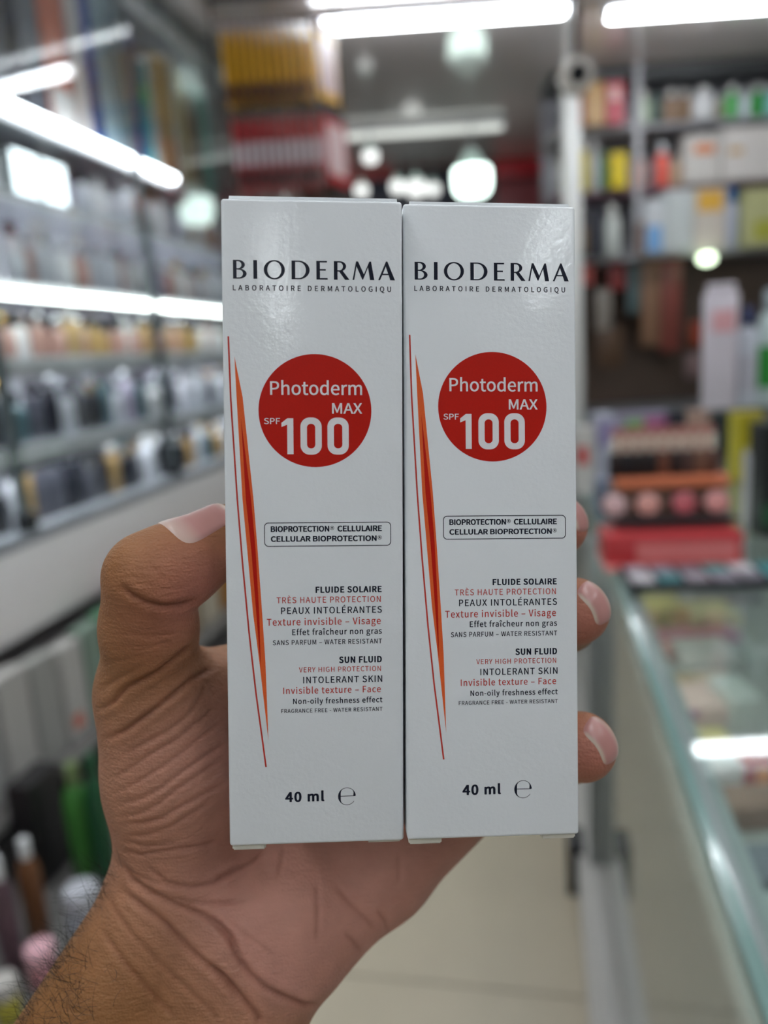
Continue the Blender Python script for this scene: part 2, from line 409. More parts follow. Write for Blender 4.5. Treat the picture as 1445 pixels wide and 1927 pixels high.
# ------------------------------------------------------------------ hanging packs
yel = P('pack_yellow', 232, 176, 36); redm = P('pack_red', 185, 36, 44); pwhite = P('pack_white', 220, 205, 210); pdark = P('pack_dark', 46, 24, 26)
hook_m = P('hook_steel', 70, 70, 72, metal=1)
rack = thing('hanging_rack', 'dark hanging rail with two pegs holding yellow and red packs', 'rack', tf(-.34, 3.3, 2.0))
part('rail', box_me(.5, .02, .02, .003), hook_m, rack, (0, 0, .70), (0, 0, TA))
for z in (.612, .302): part('peg', box_me(.46, .008, .008), hook_m, rack, (0, 0, z), (0, 0, TA))
for s in (-.24, .24): part('hanger', box_me(.008, .008, .45), hook_m, rack, (s * math.cos(TA), s * math.sin(TA), .30))
pk = []
for tier in range(2):
    for i in range(12):
        a = -.53 + i * .031 + tier * .012
        z0 = 2.318 if tier == 0 else 2.01
        hh = .245 if tier == 0 else .245
        nm = 'yellow' if tier == 0 else 'red'
        last = i == 11
        t = thing('hanging_pack', ('nearest %s pack facing the aisle on the hanging rail' % nm) if last else ('thin %s pack in the %s row on the hanging rail' % (nm, 'upper' if tier == 0 else 'lower')), 'packet', tf(a, 3.22, z0), TA - (.42 if last else 0), None if last else nm + ' hanging packs')
        part('pack_body', box_me(.012, .20, hh, .002, 1), yel if tier == 0 else redm, t, (0, .1, 0))
        part('header_card', box_me(.003, .17, .046), pdark if tier else pwhite, t, (0, .1, hh))
        part('window', box_me(.0125, .005, hh * (.35 if tier else .25)), pwhite if tier else pdark, t, (0, -.0015, hh * (.3 if tier else .0)))
        if tier == 1: part('base_band', box_me(.0125, .004, hh * .22), pdark, t, (0, -.0015, 0))
        if last: part('face_label', box_me(.002, .15, hh * .75), P('pack_label', 232, 205, 205), t, (.007, .1, hh * .15))

# ------------------------------------------------------------------ back shelving (faces the camera)
BD = 4.5
bs = thing('wall_shelving', 'white wall shelving filled with bottles and boxes at the back right', 'shelves', tf(1.9, BD, 0), TA)
shw = P('shelf_white', 185, 185, 190)
for z in (2.455, 2.13, 1.78): part('shelf', box_me(1.9, .32, .02, .003), shw if z > 2.2 or z < 2 else P('shelf_mauve', 140, 105, 118), bs, (.05, .16, z - .02))
part('back_panel', box_me(1.9, .02, 1.0), P('shelf_back', 158, 158, 165, rough=.2), bs, (.05, .33, 1.76))
part('back_panel', box_me(1.9, .02, .82), P('shelf_back_dark', 92, 76, 66, rough=.3), bs, (.05, .33, .93))
part('base_cabinet', box_me(1.9, .40, .93), P('base_grey', 110, 112, 116), bs, (.05, .2, 0))
part('canopy', box_me(1.9, .3, .05), P('canopy_grey', 72, 74, 76), bs, (.05, .16, 2.69))
post_m = P('post_white', 225, 225, 222)
part('post', box_me(.035, .03, 1.0, .004), shw, bs, (1.45 - 1.9, -.02, 1.76))
col = thing('column', 'slim white column between the far aisle and the wall shelving', 'column', tf(1.06, 4.36, 0), TA)
part('shaft', box_me(.085, .085, CEIL - .001, .004), post_m, col)
part('base', box_me(.11, .11, .08, .004), post_m, col)

def shelf_item(x0, x1, y0, z, D, kind, c, label, c2=None, panel=None, **k):
    a0, _ = onD(x0, 300, D); a1, _ = onD(x1, 300, D)
    _, zt = onD((x0 + x1) / 2, y0, D)
    h = max(.04, zt - z); wd = abs(a1 - a0); p = tf((a0 + a1) / 2, D + .03, z + .0005)
    m = P('it_%d_%d_%d' % c, *c)
    if kind == 'c':
        carton(label, p, TA, wd, .10, h, m, panel)
    else:
        cm2 = P('itc_%d_%d_%d' % (c2 or (225, 225, 225)), *(c2 or (225, 225, 225)))
        bottle_round(label, None, p, TA, wd / 2, h * .78, m, cm2, caph=h * .22, name='bottle', cat='bottle', flat=.8, band=k.get('band'))
r1, r2, r3 = 'on the top wall shelf', 'on the middle wall shelf', 'on the lower wall shelf'
S1, S2, S3 = 2.4555, 2.1305, 1.7805
orp = P('pr_orange', 205, 120, 60); tanp = P('pr_tan', 190, 150, 90); bluep = P('pr_blue', 120, 170, 220); yelp = P('pr_yellow', 225, 175, 70); whp = P('pr_white', 225, 222, 220); olp = P('pr_olive', 175, 175, 70); bl2 = P('pr_blue2', 40, 110, 190); pinkp = P('pr_pink', 225, 190, 185); goldp = P('pr_gold', 110, 85, 50)
IT = [(1064, 1098, 158, S1, 'c', (190, 95, 60), 'orange box ' + r1 + ' beneath the security camera', None, (orp, .1, .9, .45, .9)),
      (1103, 1136, 156, S1, 'c', (190, 150, 95), 'tan box ' + r1 + ' between orange and red boxes', None, None),
      (1140, 1173, 155, S1, 'c', (180, 60, 75), 'pinkish red box ' + r1, None, (pinkp, .2, .7, .55, .85)),
      (1196, 1225, 168, S1, 'b', (190, 205, 180), 'pale green bottle with white cap ' + r1, (225, 222, 212), None),
      (1229, 1246, 160, S1, 'b', (50, 80, 66), 'dark green slim bottle ' + r1, (40, 40, 46), None),
      (1252, 1276, 166, S1, 'b', (150, 120, 95), 'brown bottle with white cap ' + r1, (228, 226, 222), None),
      (1280, 1300, 165, S1, 'b', (140, 110, 80), 'slim tan bottle with white cap ' + r1, (228, 226, 222), None),
      (1304, 1346, 162, S1, 'b', (220, 220, 222), 'wide white tub bottle ' + r1, (225, 225, 225), None),
      (1348, 1364, 175, S1, 'b', (140, 135, 110), 'small olive bottle ' + r1, (215, 215, 210), None),
      (1366, 1391, 158, S1, 'b', (90, 180, 100), 'light green bottle with white cap ' + r1, (230, 230, 228), None),
      (1394, 1411, 165, S1, 'b', (215, 225, 235), 'white slim bottle between two green bottles ' + r1, (230, 230, 230), None),
      (1414, 1438, 156, S1, 'b', (40, 150, 60), 'vivid green bottle with white cap ' + r1, (230, 230, 230), None),
      (1440, 1470, 156, S1, 'b', (140, 205, 205), 'aqua bottle with white cap at the right end ' + r1, (230, 230, 230), None),
      (1057, 1089, 240, S2, 'b', (225, 205, 30), 'yellow bottle with wide white cap nearest the column ' + r2, (225, 225, 225), None),
      (1091, 1110, 258, S2, 'b', (220, 200, 50), 'smaller yellow bottle with white cap ' + r2, (220, 220, 220), None),
      (1113, 1130, 262, S2, 'b', (200, 202, 205), 'pale grey bottle ' + r2, (225, 225, 225), None),
      (1132, 1147, 285, S2, 'b', (30, 110, 70), 'narrow dark green bottle ' + r2, (40, 130, 80), None),
      (1148, 1178, 288, S2, 'c', (215, 190, 20), 'squat yellow carton beside the narrow green bottle ' + r2, None, None),
      (1192, 1216, 280, S2, 'b', (235, 155, 120), 'salmon bottle with bright white cap ' + r2, (240, 245, 250), None),
      (1237, 1262, 268, S2, 'b', (235, 100, 85), 'coral red bottle with bright white cap ' + r2, (240, 245, 250), None),
      (1266, 1284, 292, S2, 'b', (195, 165, 135), 'beige bottle ' + r2, (205, 190, 170), None),
      (1286, 1352, 255, S2, 'c', (205, 200, 195), 'cream carton with orange patch ' + r2, None, (orp, .25, .85, .6, .8)),
      (1357, 1465, 240, S2, 'c', (212, 206, 202), 'large white carton with tan patch ' + r2, None, (tanp, .1, .35, .5, .62)),
      (1084, 1108, 392, S3, 'c', (50, 46, 50), 'black carton with gold print ' + r3, None, (goldp, .2, .8, .1, .6)),
      (1110, 1133, 395, S3, 'c', (42, 44, 56), 'dark navy carton ' + r3, None, None),
      (1137, 1172, 385, S3, 'b', (195, 200, 195), 'pale grey pump bottle ' + r3, (205, 205, 200), None),
      (1199, 1212, 420, S3, 'c', (110, 75, 50), 'narrow brown carton ' + r3, None, None),
      (1214, 1249, 375, S3, 'c', (205, 208, 212), 'white carton with sky blue patch ' + r3, None, (bluep, .05, .85, .02, .5)),
      (1251, 1304, 358, S3, 'c', (200, 205, 205), 'wide plain white carton ' + r3, None, None),
      (1306, 1365, 354, S3, 'c', (208, 198, 188), 'cream carton with yellow corner ' + r3, None, (yelp, .1, .9, .62, .95)),
      (1369, 1397, 352, S3, 'b', (190, 195, 210), 'blue topped white bottle ' + r3, (50, 120, 190), None),
      (1400, 1465, 356, S3, 'c', (190, 190, 140), 'olive and cream carton at the right end ' + r3, None, (olp, .3, 1, .1, .45))]
for it in IT:
    x0, x1, y0, z, kind, c, lab, c2, pan = it
    shelf_item(x0, x1, y0, z, 4.47, kind, c, lab, c2, pan)
# things hanging in the dark recess below the shelves
HANG = [(1088, 1116, 485, 535, (231, 119, 114), 'pink red pouch'), (1144, 1176, 495, 545, (143, 58, 58), 'maroon pouch'), (1120, 1150, 545, 620, (143, 135, 127), 'grey pouch'), (1206, 1240, 482, 650, (135, 101, 78), 'long brown bag'),
        (1243, 1280, 480, 660, (124, 62, 54), 'long rust bag'), (1180, 1203, 495, 590, (83, 101, 104), 'slate teal pouch'), (1125, 1170, 620, 690, (91, 67, 49), 'dark brown pouch'), (1298, 1332, 605, 650, (145, 57, 31), 'rust orange pouch'), (1290, 1320, 665, 710, (124, 101, 101), 'mauve pouch')]
for x0, x1, y0, y1, c, n in HANG:
    a0, zt = onD(x0, y0, 4.6); a1, zb = onD(x1, y1, 4.6)
    t = thing('hanging_pouch', n + ' hanging in the dark recess under the wall shelving', 'pouch', tf((a0 + a1) / 2, 4.6, zb), TA)
    part('pouch_body', box_me(abs(a1 - a0), .03, zt - zb, .008), P('hang_%d_%d' % c[:2], *c), t)
    part('hook', box_me(.006, .19, .006), hook_m, t, (0, .1, zt - zb - .006))
recl = thing('recess_reflection', 'pale green glowing disc standing in for a mirrored bulb under the lower wall shelf', 'lamp', tf(*[onD(1330, 478, 4.42)[0], 4.42], 1.70), TA)
part('glow_disc', lathe_me(((.01, 0), (.04, .012), (.045, .035), (.03, .055)), 16), mat('reflection_green', (.8, 1, .7), .4, emit=2.5, var=0), recl)  # glowing disc stands in for a bulb reflected in the recess
part('stem', cyl(.012, .053, .062, 8), cap_m, recl)
for px, py in ((1193, 293), (1259, 277), (1207, 290)):
    pass

# ------------------------------------------------------------------ security camera
a_, z_ = onD(1088, 138, 3.35)
cc = thing('security_camera', 'white bullet security camera with black lens hanging from the ceiling', 'camera', tf(a_, 3.35, z_), TA - .15)
camw = P('cctv_white', 205, 198, 190)
part('housing', lathe_me(((.04, 0), (.062, .004), (.066, .02), (.066, .15), (.05, .16)), 24), camw, cc, (0, 0, 0), (-math.pi / 2 + .15, 0, 0))
part('lens', lathe_me(((.036, -.004), (.037, .0), (.03, .01)), 20), P('cctv_lens', 10, 14, 24, rough=.1), cc, (0, 0, 0), (-math.pi / 2 + .15, 0, 0))
part('mount_arm', box_me(.03, .03, CEIL - z_ - .06), P('cctv_mount', 60, 58, 56), cc, (-.0, .1, .055))
part('mount_plate', box_me(.10, .08, .02, .004), P('cctv_mount', 60, 58, 56), cc, (-.0, .1, CEIL - z_ - .021))

# ------------------------------------------------------------------ far end of the aisle
fredm = P('far_red', 190, 60, 66); fdark = P('far_dark', 52, 52, 66)
FAR = [(640, 860, 283, 305, (215, 70, 78), 'red banner strip left of the pendant lamp high on the far wall'), (930, 1045, 292, 330, (220, 56, 66), 'red banner right of the pendant lamp on the far wall'),
       (640, 740, 312, 345, (210, 100, 100), 'faded red sign under the left banner on the far wall'), (690, 860, 335, 420, (58, 60, 76), 'dark window panel on the far wall behind the small lamps'), (935, 1045, 340, 420, (165, 84, 90), 'dusky red panel on the far wall beside the column'),
       (560, 640, 345, 420, (84, 66, 58), 'brown panel on the far wall below the hanging packs')]
for x0, x1, y0, y1, c, lab in FAR:
    a0, zt = onD(x0, y0, 6.45); a1, zb = onD(x1, y1, 6.45)
    t = thing('wall_sign', lab, 'sign', tf((a0 + a1) / 2, 6.49, zb), TA)
    part('board', box_me(a1 - a0, .06, zt - zb, .006), P('far_%d_%d_%d' % c, *c), t)
    part('frame_edge', box_me(a1 - a0, .015, .012), fdark, t, (0, -.035, 0))

# ------------------------------------------------------------------ glass counter on the right
CT = .95
ctr = thing('glass_counter', 'long glass display counter with green edged top on the right of the aisle', 'counter', (.43, 2.15, 0))
cy0, cy1 = .30, 4.15
L = cy1 - cy0; yc = (cy0 + cy1) / 2 - 2.15
gtop = pane_mat('counter_glass', (.90, .96, .94), 1.5, haze=.03)
gedge = mat('glass_edge_green', c8(120, 150, 145), .15, coat=.6)
alu = P('counter_alu', 150, 155, 155, rough=.3)
kick = P('counter_kick', 205, 202, 198)
part('glass_top', box_me(.60, L, .008), gtop, ctr, (.015, yc, CT - .008))
part('top_edge', box_me(.012, L, .014, .002), gedge, ctr, (-.300, yc, CT - .012))
part('edge_frame', box_me(.022, L, .022, .003), alu, ctr, (-.281, yc, CT - .034))
part('light_strip', box_me(.012, L - .1, .008), mat('counter_fill_led', (.94, 1, .97), .4, emit=4.0, var=0), ctr, (-.281, yc, CT - .046))  # strip added under the frame to brighten the goods in the case
part('front_glass', box_me(.006, L, .72), pane_mat('counter_front', (.86, .90, .88), 1.5, haze=.12), ctr, (-.302, yc, .20))
part('back_panel', box_me(.012, L, .90), P('counter_back', 150, 140, 125), ctr, (.318, yc, .03))
part('glass_shelf', box_me(.55, L - .04, .008), P('counter_shelf', 165, 165, 160, rough=.2), ctr, (.0, yc, .78))
part('lower_shelf', box_me(.55, L - .04, .012), P('counter_deck', 170, 160, 140), ctr, (.0, yc, .42))
part('bottom_deck', box_me(.58, L, .02), P('counter_deck', 170, 160, 140), ctr, (0, yc, .17))
part('kick_board', box_me(.02, L, .12), kick, ctr, (-.345, yc, 0))
part('corner_block', box_me(.05, .07, .15, .004), black, ctr, (.075 - .43, 1.74 - 2.15, .001))
part('base_rail', box_me(.04, L, .05, .004), kick, ctr, (-.32, yc, .12))
for y in (cy0 + .02, 1.62, 2.9, cy1 - .02):
    u = part('post', box_me(.03, .03, .90, .003), alu, ctr, (-.318, y - 2.15, .04))
    part('foot', box_me(.04, .05, .10, .004), black, u, (-.008, -.0, -.03))
# stock in the lower case
for i in range(11):
    y = .6 + i * .32
    c = [(190, 170, 130), (176, 160, 130), (150, 140, 120), (196, 186, 160), (120, 150, 100), (168, 150, 120)][i % 6]
    carton('%s storage carton on the counter floor, number %s from the near end' % (['tan', 'khaki', 'taupe', 'cream', 'green', 'brown'][i % 6], ['one', 'two', 'three', 'four', 'five', 'six', 'seven', 'eight', 'nine', 'ten', 'eleven'][i]), (.36 + .02 * (i % 3), y, .1905), math.pi / 2, .26, .24, .2 - .02 * (i % 2), P('stock_%d_%d' % c[:2], *c), name='storage_carton')
    c2 = [(200, 190, 170), (176, 120, 110), (200, 200, 196), (150, 156, 150), (190, 176, 120)][i % 5]
    carton('%s product box on the counter middle shelf, number %s from near end' % (['cream', 'dusty pink', 'white', 'grey', 'straw'][i % 5], ['one', 'two', 'three', 'four', 'five', 'six', 'seven', 'eight', 'nine', 'ten', 'eleven'][i]), (.34 + .03 * (i % 2), y + .08, .4325), math.pi / 2, .2, .2, .17 + .03 * (i % 3), P('stock_%d_%d' % c2[:2], *c2), name='product_box')

# things under the counter glass
def case_item(x0, x1, yb, h, c, label, z=.7885, depth=.09, kind='c', panel=None):
    p0 = onz(x0, yb, z); p1 = onz(x1, yb, z)
    wd = (p1 - p0).length; p = (p0 + p1) / 2 + NV * (depth / 2)
    m = P('case_%d_%d_%d' % c, *c)
    if kind == 'c': carton(label, (p.x, p.y, z), TA, wd, depth, h, m, panel, name='makeup_box')
    elif kind == 't':
        t = thing('cream_tin', label, 'tin', (p.x, p.y, z)); 
        part('tin', lathe_me(((wd * .48, 0), (wd * .5, .004), (wd * .5, h * .55)), 24), m, t)
        part('lid', lathe_me(((wd * .51, h * .56), (wd * .51, h * .9), (wd * .47, h)), 24), P('casel_%d_%d_%d' % c, *[min(255, v + 20) for v in c]), t)
u = 'under the counter glass'
case_item(1195, 1300, 1180, .035, (190, 170, 90), 'yellow packet row ' + u)
case_item(1305, 1400, 1185, .03, (200, 185, 130), 'pale straw packet ' + u + ' next to the yellow one')
case_item(1200, 1400, 1215, .02, (170, 100, 120), 'long mauve pink strip pack ' + u, depth=.04)
case_item(1205, 1245, 1262, .03, (215, 215, 215), 'round white tin ' + u, kind='t')
case_item(1255, 1285, 1262, .03, (205, 140, 130), 'small pink tin ' + u, kind='t')
case_item(1290, 1400, 1262, .025, (200, 196, 188), 'off white flat box ' + u)
case_item(1235, 1400, 1318, .02, (195, 165, 130), 'tan edged cream flat box ' + u, depth=.06)
case_item(1255, 1375, 1370, .03, (215, 180, 170), 'pale pink makeup box ' + u, panel=(P('pr_mauve', 170, 110, 150), .05, .5, .55, .95))
case_item(1380, 1440, 1380, .05, (190, 190, 184), 'grey white box at the right ' + u)
case_item(1275, 1390, 1430, .02, (205, 185, 120), 'yellow and beige box ' + u, depth=.05)
case_item(1300, 1400, 1490, .035, (210, 205, 205), 'plain white makeup box ' + u, depth=.055)
case_item(1402, 1470, 1490, .04, (170, 50, 50), 'red box with orange spot ' + u, depth=.05, panel=(P('pr_orange3', 235, 140, 60), .3, .7, .1, .8))
case_item(1345, 1500, 1565, .03, (120, 85, 65), 'brown flat box ' + u, depth=.05)
case_item(1380, 1425, 1640, .02, (200, 200, 205), 'silver white tin near the edge ' + u, kind='t')
case_item(1400, 1520, 1690, .02, (90, 95, 105), 'dark slate flat box ' + u, depth=.06)
case_item(1425, 1560, 1780, .02, (150, 160, 160), 'grey flat box nearest the viewer ' + u, depth=.05)
case_item(1300, 1440, 1140, .04, (170, 165, 170), 'grey mauve box behind the palette ' + u)
case_item(1190, 1290, 1120, .03, (205, 200, 185), 'ivory box behind the yellow packets ' + u)

# ------------------------------------------------------------------ make-up display rack on the counter
p0 = onz(1140, 1072, CT + .0005); p1 = onz(1400, 1066, CT + .0005)
wr = (p1 - p0).length; pm_ = (p0 + p1) / 2
k = wr / 262.0                                        # metres per pixel at the rack
rk = thing('makeup_rack', 'red and orange tiered make-up rack standing on the glass counter', 'display rack', (pm_.x, pm_.y, CT + .0006), math.atan2(p1.y - p0.y, p1.x - p0.x))
rred = P('rack_red', 196, 62, 66); rpink = P('rack_pink', 224, 130, 128); rorange = P('rack_orange', 214, 122, 84); rdark = P('rack_dark', 64, 52, 54)
part('base', box_me(wr, .09, 68 * k, .004), rred, rk, (0, .05, 0))
part('base_print', box_me(wr * .72, .003, 36 * k), rpink, rk, (.02, .004, 14 * k))
part('base_foot', box_me(wr * 1.02, .12, 8 * k, .002), rpink, rk, (0, .045, 0))
part('tray', box_me(wr * .92, .08, 10 * k, .002), rdark, rk, (.01, .075, 80 * k))
part('riser', box_me(wr * .84, .05, 90 * k), P('rack_riser', 190, 150, 130), rk, (.01, .115, 68 * k))
part('upper_tray', box_me(wr * .84, .08, 20 * k, .003), rorange, rk, (.01, .10, 148 * k))
part('back_card', box_me(wr * .80, .006, 110 * k), P('rack_card', 176, 120, 110), rk, (.01, .15, 150 * k))
RA = rk.rotation_euler.z
def on_rack(x, y, z):
    v = Matrix.Rotation(RA, 3, 'Z') @ Vector((x, y, 0)); return (pm_.x + v.x, pm_.y + v.y, CT + .0006 + z)
for i, (x, c, n) in enumerate(((-.40, (216, 180, 180), 'pale lilac pink'), (-.15, (222, 160, 150), 'peach pink'), (.12, (196, 96, 104), 'deep rose'), (.36, (220, 150, 146), 'blush pink'))):
    t = thing('powder_compact', n + ' round powder compact on the lower tier of the make-up rack', 'compact', on_rack(x * wr, .055, 90 * k + .0005), RA)
    part('case', lathe_me(((.018, 0), (.019, .003), (.019, .01), (.018, .012)), 24, 1.25, 1.2), P('comp_case', 70, 58, 58), t, (0, .012, .021), (math.pi / 2 - .25, 0, 0))
    part('powder', lathe_me(((.0165, 0), (.0165, .013), (.015, .0145)), 24, 1.25, 1.2), P('comp_%d' % c[1], *c), t, (0, .0105, .021), (math.pi / 2 - .25, 0, 0))
for i in range(9):
    x = -.37 + i * .092
    cbody = [(40, 28, 28), (30, 26, 30), (34, 26, 26), (30, 24, 26), (110, 66, 50), (44, 30, 30), (80, 58, 54), (120, 84, 66), (96, 62, 52)][i]
    bottle_round(('%s foundation bottle with cream cap on the upper tier, place %s from the left' % ('brown' if cbody[0] > 70 else 'dark', ['one', 'two', 'three', 'four', 'five', 'six', 'seven', 'eight', 'nine'][i])), 'foundation bottles on the make-up rack', on_rack(x * wr, .095, 168 * k + .0005), RA, .0118, 52 * k, P('found_%d_%d' % cbody[:2], *cbody), P('found_cap', 226, 218, 200), caph=30 * k, name='foundation_bottle', cat='bottle')
# other goods on the counter
def ctop(x0, x1, yb, yt, c, label, kind='c', depth=.06, z=CT + .0006, panel=None, panel2=None, **kk):
    p0 = onz(x0, yb, z); p1 = onz(x1, yb, z)
    wd = (p1 - p0).length; p = (p0 + p1) / 2
    d = -(R3.transposed() @ (p - EYE)).z
    h = (yb - yt) * d / FPX * .97
    p = p + NV * (depth / 2)
    m = P('ct_%d_%d_%d' % c, *c)
    if kind == 'c': carton(label, (p.x, p.y, z), TA, wd, depth, h, m, panel, panel2, name='product_carton')
    else: bottle_round(label, None, (p.x, p.y, z), TA, wd / 2, h * .8, m, P('cap_white', 230, 230, 232), caph=h * .2, name='bottle', cat='bottle', band=kk.get('band'))
ctop(1088, 1120, 930, 800, (206, 204, 200), 'cream carton with red spot on the counter beside the right carton', panel=(P('pr_red5', 200, 40, 40), 0, .6, .45, .72))
ctop(1122, 1160, 925, 775, (178, 180, 196), 'lilac white carton on the counter left of the make-up rack', panel=(P('pr_lilac', 150, 140, 180), .1, .9, .6, .9))
ctop(1125, 1155, 975, 900, (120, 130, 150), 'small blue grey box in front of the lilac carton', depth=.04)
ctop(1165, 1260, 870, 775, (150, 140, 165), 'box with green and magenta stripe behind the make-up rack', panel=(P('pr_green5', 130, 170, 110), .1, .5, .72, .9), panel2=(P('pr_mag5', 180, 90, 140), .5, .98, .72, .9))
ctop(1262, 1290, 870, 770, (44, 46, 56), 'black box behind the make-up rack')
ctop(1290, 1335, 868, 770, (176, 146, 132), 'dusty beige box behind the make-up rack')
ctop(1337, 1380, 866, 775, (40, 50, 52), 'dark green black box behind the make-up rack')
ctop(1384, 1436, 905, 772, (205, 190, 50), 'bright yellow carton on the counter right of the make-up rack', panel=(P('pr_paley', 220, 215, 130), .2, .8, .1, .5))
ctop(1405, 1432, 1000, 848, (196, 196, 198), 'white tube carton in front of the yellow carton', depth=.03)
ctop(1428, 1500, 1010, 790, (22, 26, 26), 'black upright box at the right edge of the counter', panel=(P('pr_dkgreen', 30, 80, 50), 0, .4, .1, .3))
# bottles on top of the black box
pbx = onz(1464, 1010, CT + .0006); dbx = -(R3.transposed() @ (pbx - EYE)).z
# shelf stand for bottles
st = thing('bottle_stand', 'low wooden riser stand behind the black box holding body wash bottles', 'stand', (.80, 2.02, CT + .0006), TA)
part('top', box_me(.36, .16, .02, .003), P('stand_brown', 96, 44, 36), st, (0, 0, .19))
for s in (-.165, .165): part('side', box_me(.02, .15, .19), P('stand_brown', 96, 44, 36), st, (s, 0, 0))
zt = CT + .2112
def stand_bottle(px, yt, wpx, c, band, lab, cap, yb=772, dy=0):
    d = ray(px, yb); s = (2.0 + dy) / d.y; p = EYE + d * s
    dist = s
    h = (yb - yt) * dist / FPX; r = wpx * dist / FPX / 2
    bottle_round(lab, None, (p.x, p.y, zt), 0, r, h * .82, P('sb_%d_%d_%d' % c, *c), P('sbc_%d_%d_%d' % cap, *cap), caph=h * .18, name='body_wash_bottle', cat='bottle', flat=.7, band=P('sbb_%d_%d_%d' % band, *band))
stand_bottle(1402, 590, 40, (200, 205, 215), (190, 190, 200), 'white body wash bottle with blue cap on the stand', (60, 70, 110))
stand_bottle(1442, 560, 46, (190, 205, 205), (40, 140, 50), 'white body wash bottle with green band on the stand', (170, 180, 185))
stand_bottle(1480, 600, 46, (200, 200, 190), (190, 170, 40), 'white body wash bottle with yellow band on the stand', (190, 190, 190), dy=.01)
pb = ray(1355, 772); sps = 1.98 / pb.y; pp = EYE + pb * sps
t = thing('paper_bag', 'white and pink paper bag standing on the riser stand', 'bag', (pp.x - .005, pp.y, zt), TA - .3)
part('bag_body', box_me(.075, .04, .27, .004), P('bag_white', 214, 206, 214), t)
part('bag_print', box_me(.05, .002, .05), P('bag_pink', 226, 170, 175), t, (.005, -.021, .18))
part('bag_fold', box_me(.06, .035, .02, .004), P('bag_white', 214, 206, 214), t, (0, 0, .27))

# eyeshadow palette
pa0 = onz(1215, 1108, CT + .001); pa1 = onz(1470, 1108, CT + .001); pc = (pa0 + pa1) / 2
pal = thing('eyeshadow_palette', 'open black eyeshadow palette with grey and teal pans on the counter', 'palette', (pc.x, pc.y + .05, CT + .0006), TA - .12)
part('tray', box_me(.26, .11, .012, .003), black, pal)
cols = [(196, 196, 200), (60, 130, 135), (150, 146, 155), (130, 128, 140), (110, 106, 116), (70, 140, 140)]
for i in range(6):
    for j in range(2):
        part('pan', box_me(.036, .044, .003, .001, 1), P('pan_%d' % cols[(i + 2 * j) % 6][0], *cols[(i + 2 * j) % 6]), pal, (-.105 + i * .042, -.024 + j * .048, .0105))

# ------------------------------------------------------------------ the two cartons in the hand
BW, BH, BDP = 0.03927, 0.143, 0.033
def rot3(rx, ry, rz):
    return Matrix.Rotation(rz, 4, 'Z') @ Matrix.Rotation(ry, 4, 'Y') @ Matrix.Rotation(rx, 4, 'X')
POSE_L = Matrix.Translation((-.015376, -.003605, -.170502)) @ rot3(.048855, .062015, .007157)
POSE_R = Matrix.Translation((.024345, -.002122, -.173861)) @ rot3(.002284, .062015, .007015)

cart_m = bpy.data.materials.new('carton_white'); cart_m.use_nodes = True
nt = cart_m.node_tree; b = nt.nodes['Principled BSDF']
b.inputs['Base Color'].default_value = (.80, .83, .85, 1)
b.inputs['Roughness'].default_value = .55
b.inputs['Specular IOR Level'].default_value = .2
b.inputs['Coat Weight'].default_value = .45
b.inputs['Coat Roughness'].default_value = .06
tc = nt.nodes.new('ShaderNodeTexCoord')
n1 = nt.nodes.new('ShaderNodeTexNoise'); n1.inputs['Scale'].default_value = 900; n1.inputs['Detail'].default_value = 4
n2 = nt.nodes.new('ShaderNodeTexNoise'); n2.inputs['Scale'].default_value = 45
ad = nt.nodes.new('ShaderNodeMath'); ad.operation = 'MULTIPLY_ADD'; ad.inputs[1].default_value = .2
nt.links.new(tc.outputs['Object'], n1.inputs['Vector']); nt.links.new(tc.outputs['Object'], n2.inputs['Vector'])
nt.links.new(n1.outputs['Fac'], ad.inputs[0]); nt.links.new(n2.outputs['Fac'], ad.inputs[2])
bp = nt.nodes.new('ShaderNodeBump'); bp.inputs['Strength'].default_value = .25; bp.inputs['Distance'].default_value = .0012
nt.links.new(ad.outputs[0], bp.inputs['Height']); nt.links.new(bp.outputs['Normal'], b.inputs['Normal']); nt.links.new(bp.outputs['Normal'], b.inputs['Coat Normal'])
board_m = P('carton_board', 214, 210, 196, rough=.7)
ink_k = mat('ink_black', c8(22, 26, 42), .3, var=.02, scale=500)
ink_r = mat('ink_red', (.50, .010, .003), .38, var=.10, scale=2500)
ink_rt = mat('ink_red_text', (.52, .045, .03), .38, var=.04, scale=900)
ink_o = mat('ink_orange', (.78, .125, .028), .38, var=.08, scale=2500)
ink_w = mat('ink_white', (.82, .80, .81), .38, var=.02, scale=500)
for _m in (ink_k, ink_r, ink_rt, ink_o, ink_w): _m.node_tree.nodes['Principled BSDF'].inputs['Specular IOR Level'].default_value = .2

def poly_mesh(polys):
    """polys: list of [outer, hole, ...] loops in mm"""
    vs_, fs = [], []
    for loops in polys:
        l3 = [[Vector((x, y, 0)) for x, y in lp] for lp in loops]
        tri = tessellate_polygon(l3); off = len(vs_)
        for lp in l3: vs_ += [(v.x, v.y, 0) for v in lp]
        for t in tri:
            a, b_, c = [Vector(vs_[off + i]) for i in t]
            n = (b_ - a).cross(c - a).z
            fs.append(tuple(off + i for i in (t if n > 0 else t[::-1])))
    me = bpy.data.meshes.new('print')
    me.from_pydata([(x / 1000, y / 1000, z) for x, y, z in vs_], [], fs); me.update()
    return me
def arc(cx, cy, rx, ry, a0, a1, n=24):
    return [(cx + rx * math.cos(math.radians(a0 + (a1 - a0) * i / n)), cy + ry * math.sin(math.radians(a0 + (a1 - a0) * i / n))) for i in range(n + 1)]
def rrect(x0, x1, y0, y1, r, n=8):
    return arc(x1 - r, y1 - r, r, r, 0, 90, n) + arc(x0 + r, y1 - r, r, r, 90, 180, n) + arc(x0 + r, y0 + r, r, r, 180, 270, n) + arc(x1 - r, y0 + r, r, r, 270, 360, n)
FONT = None
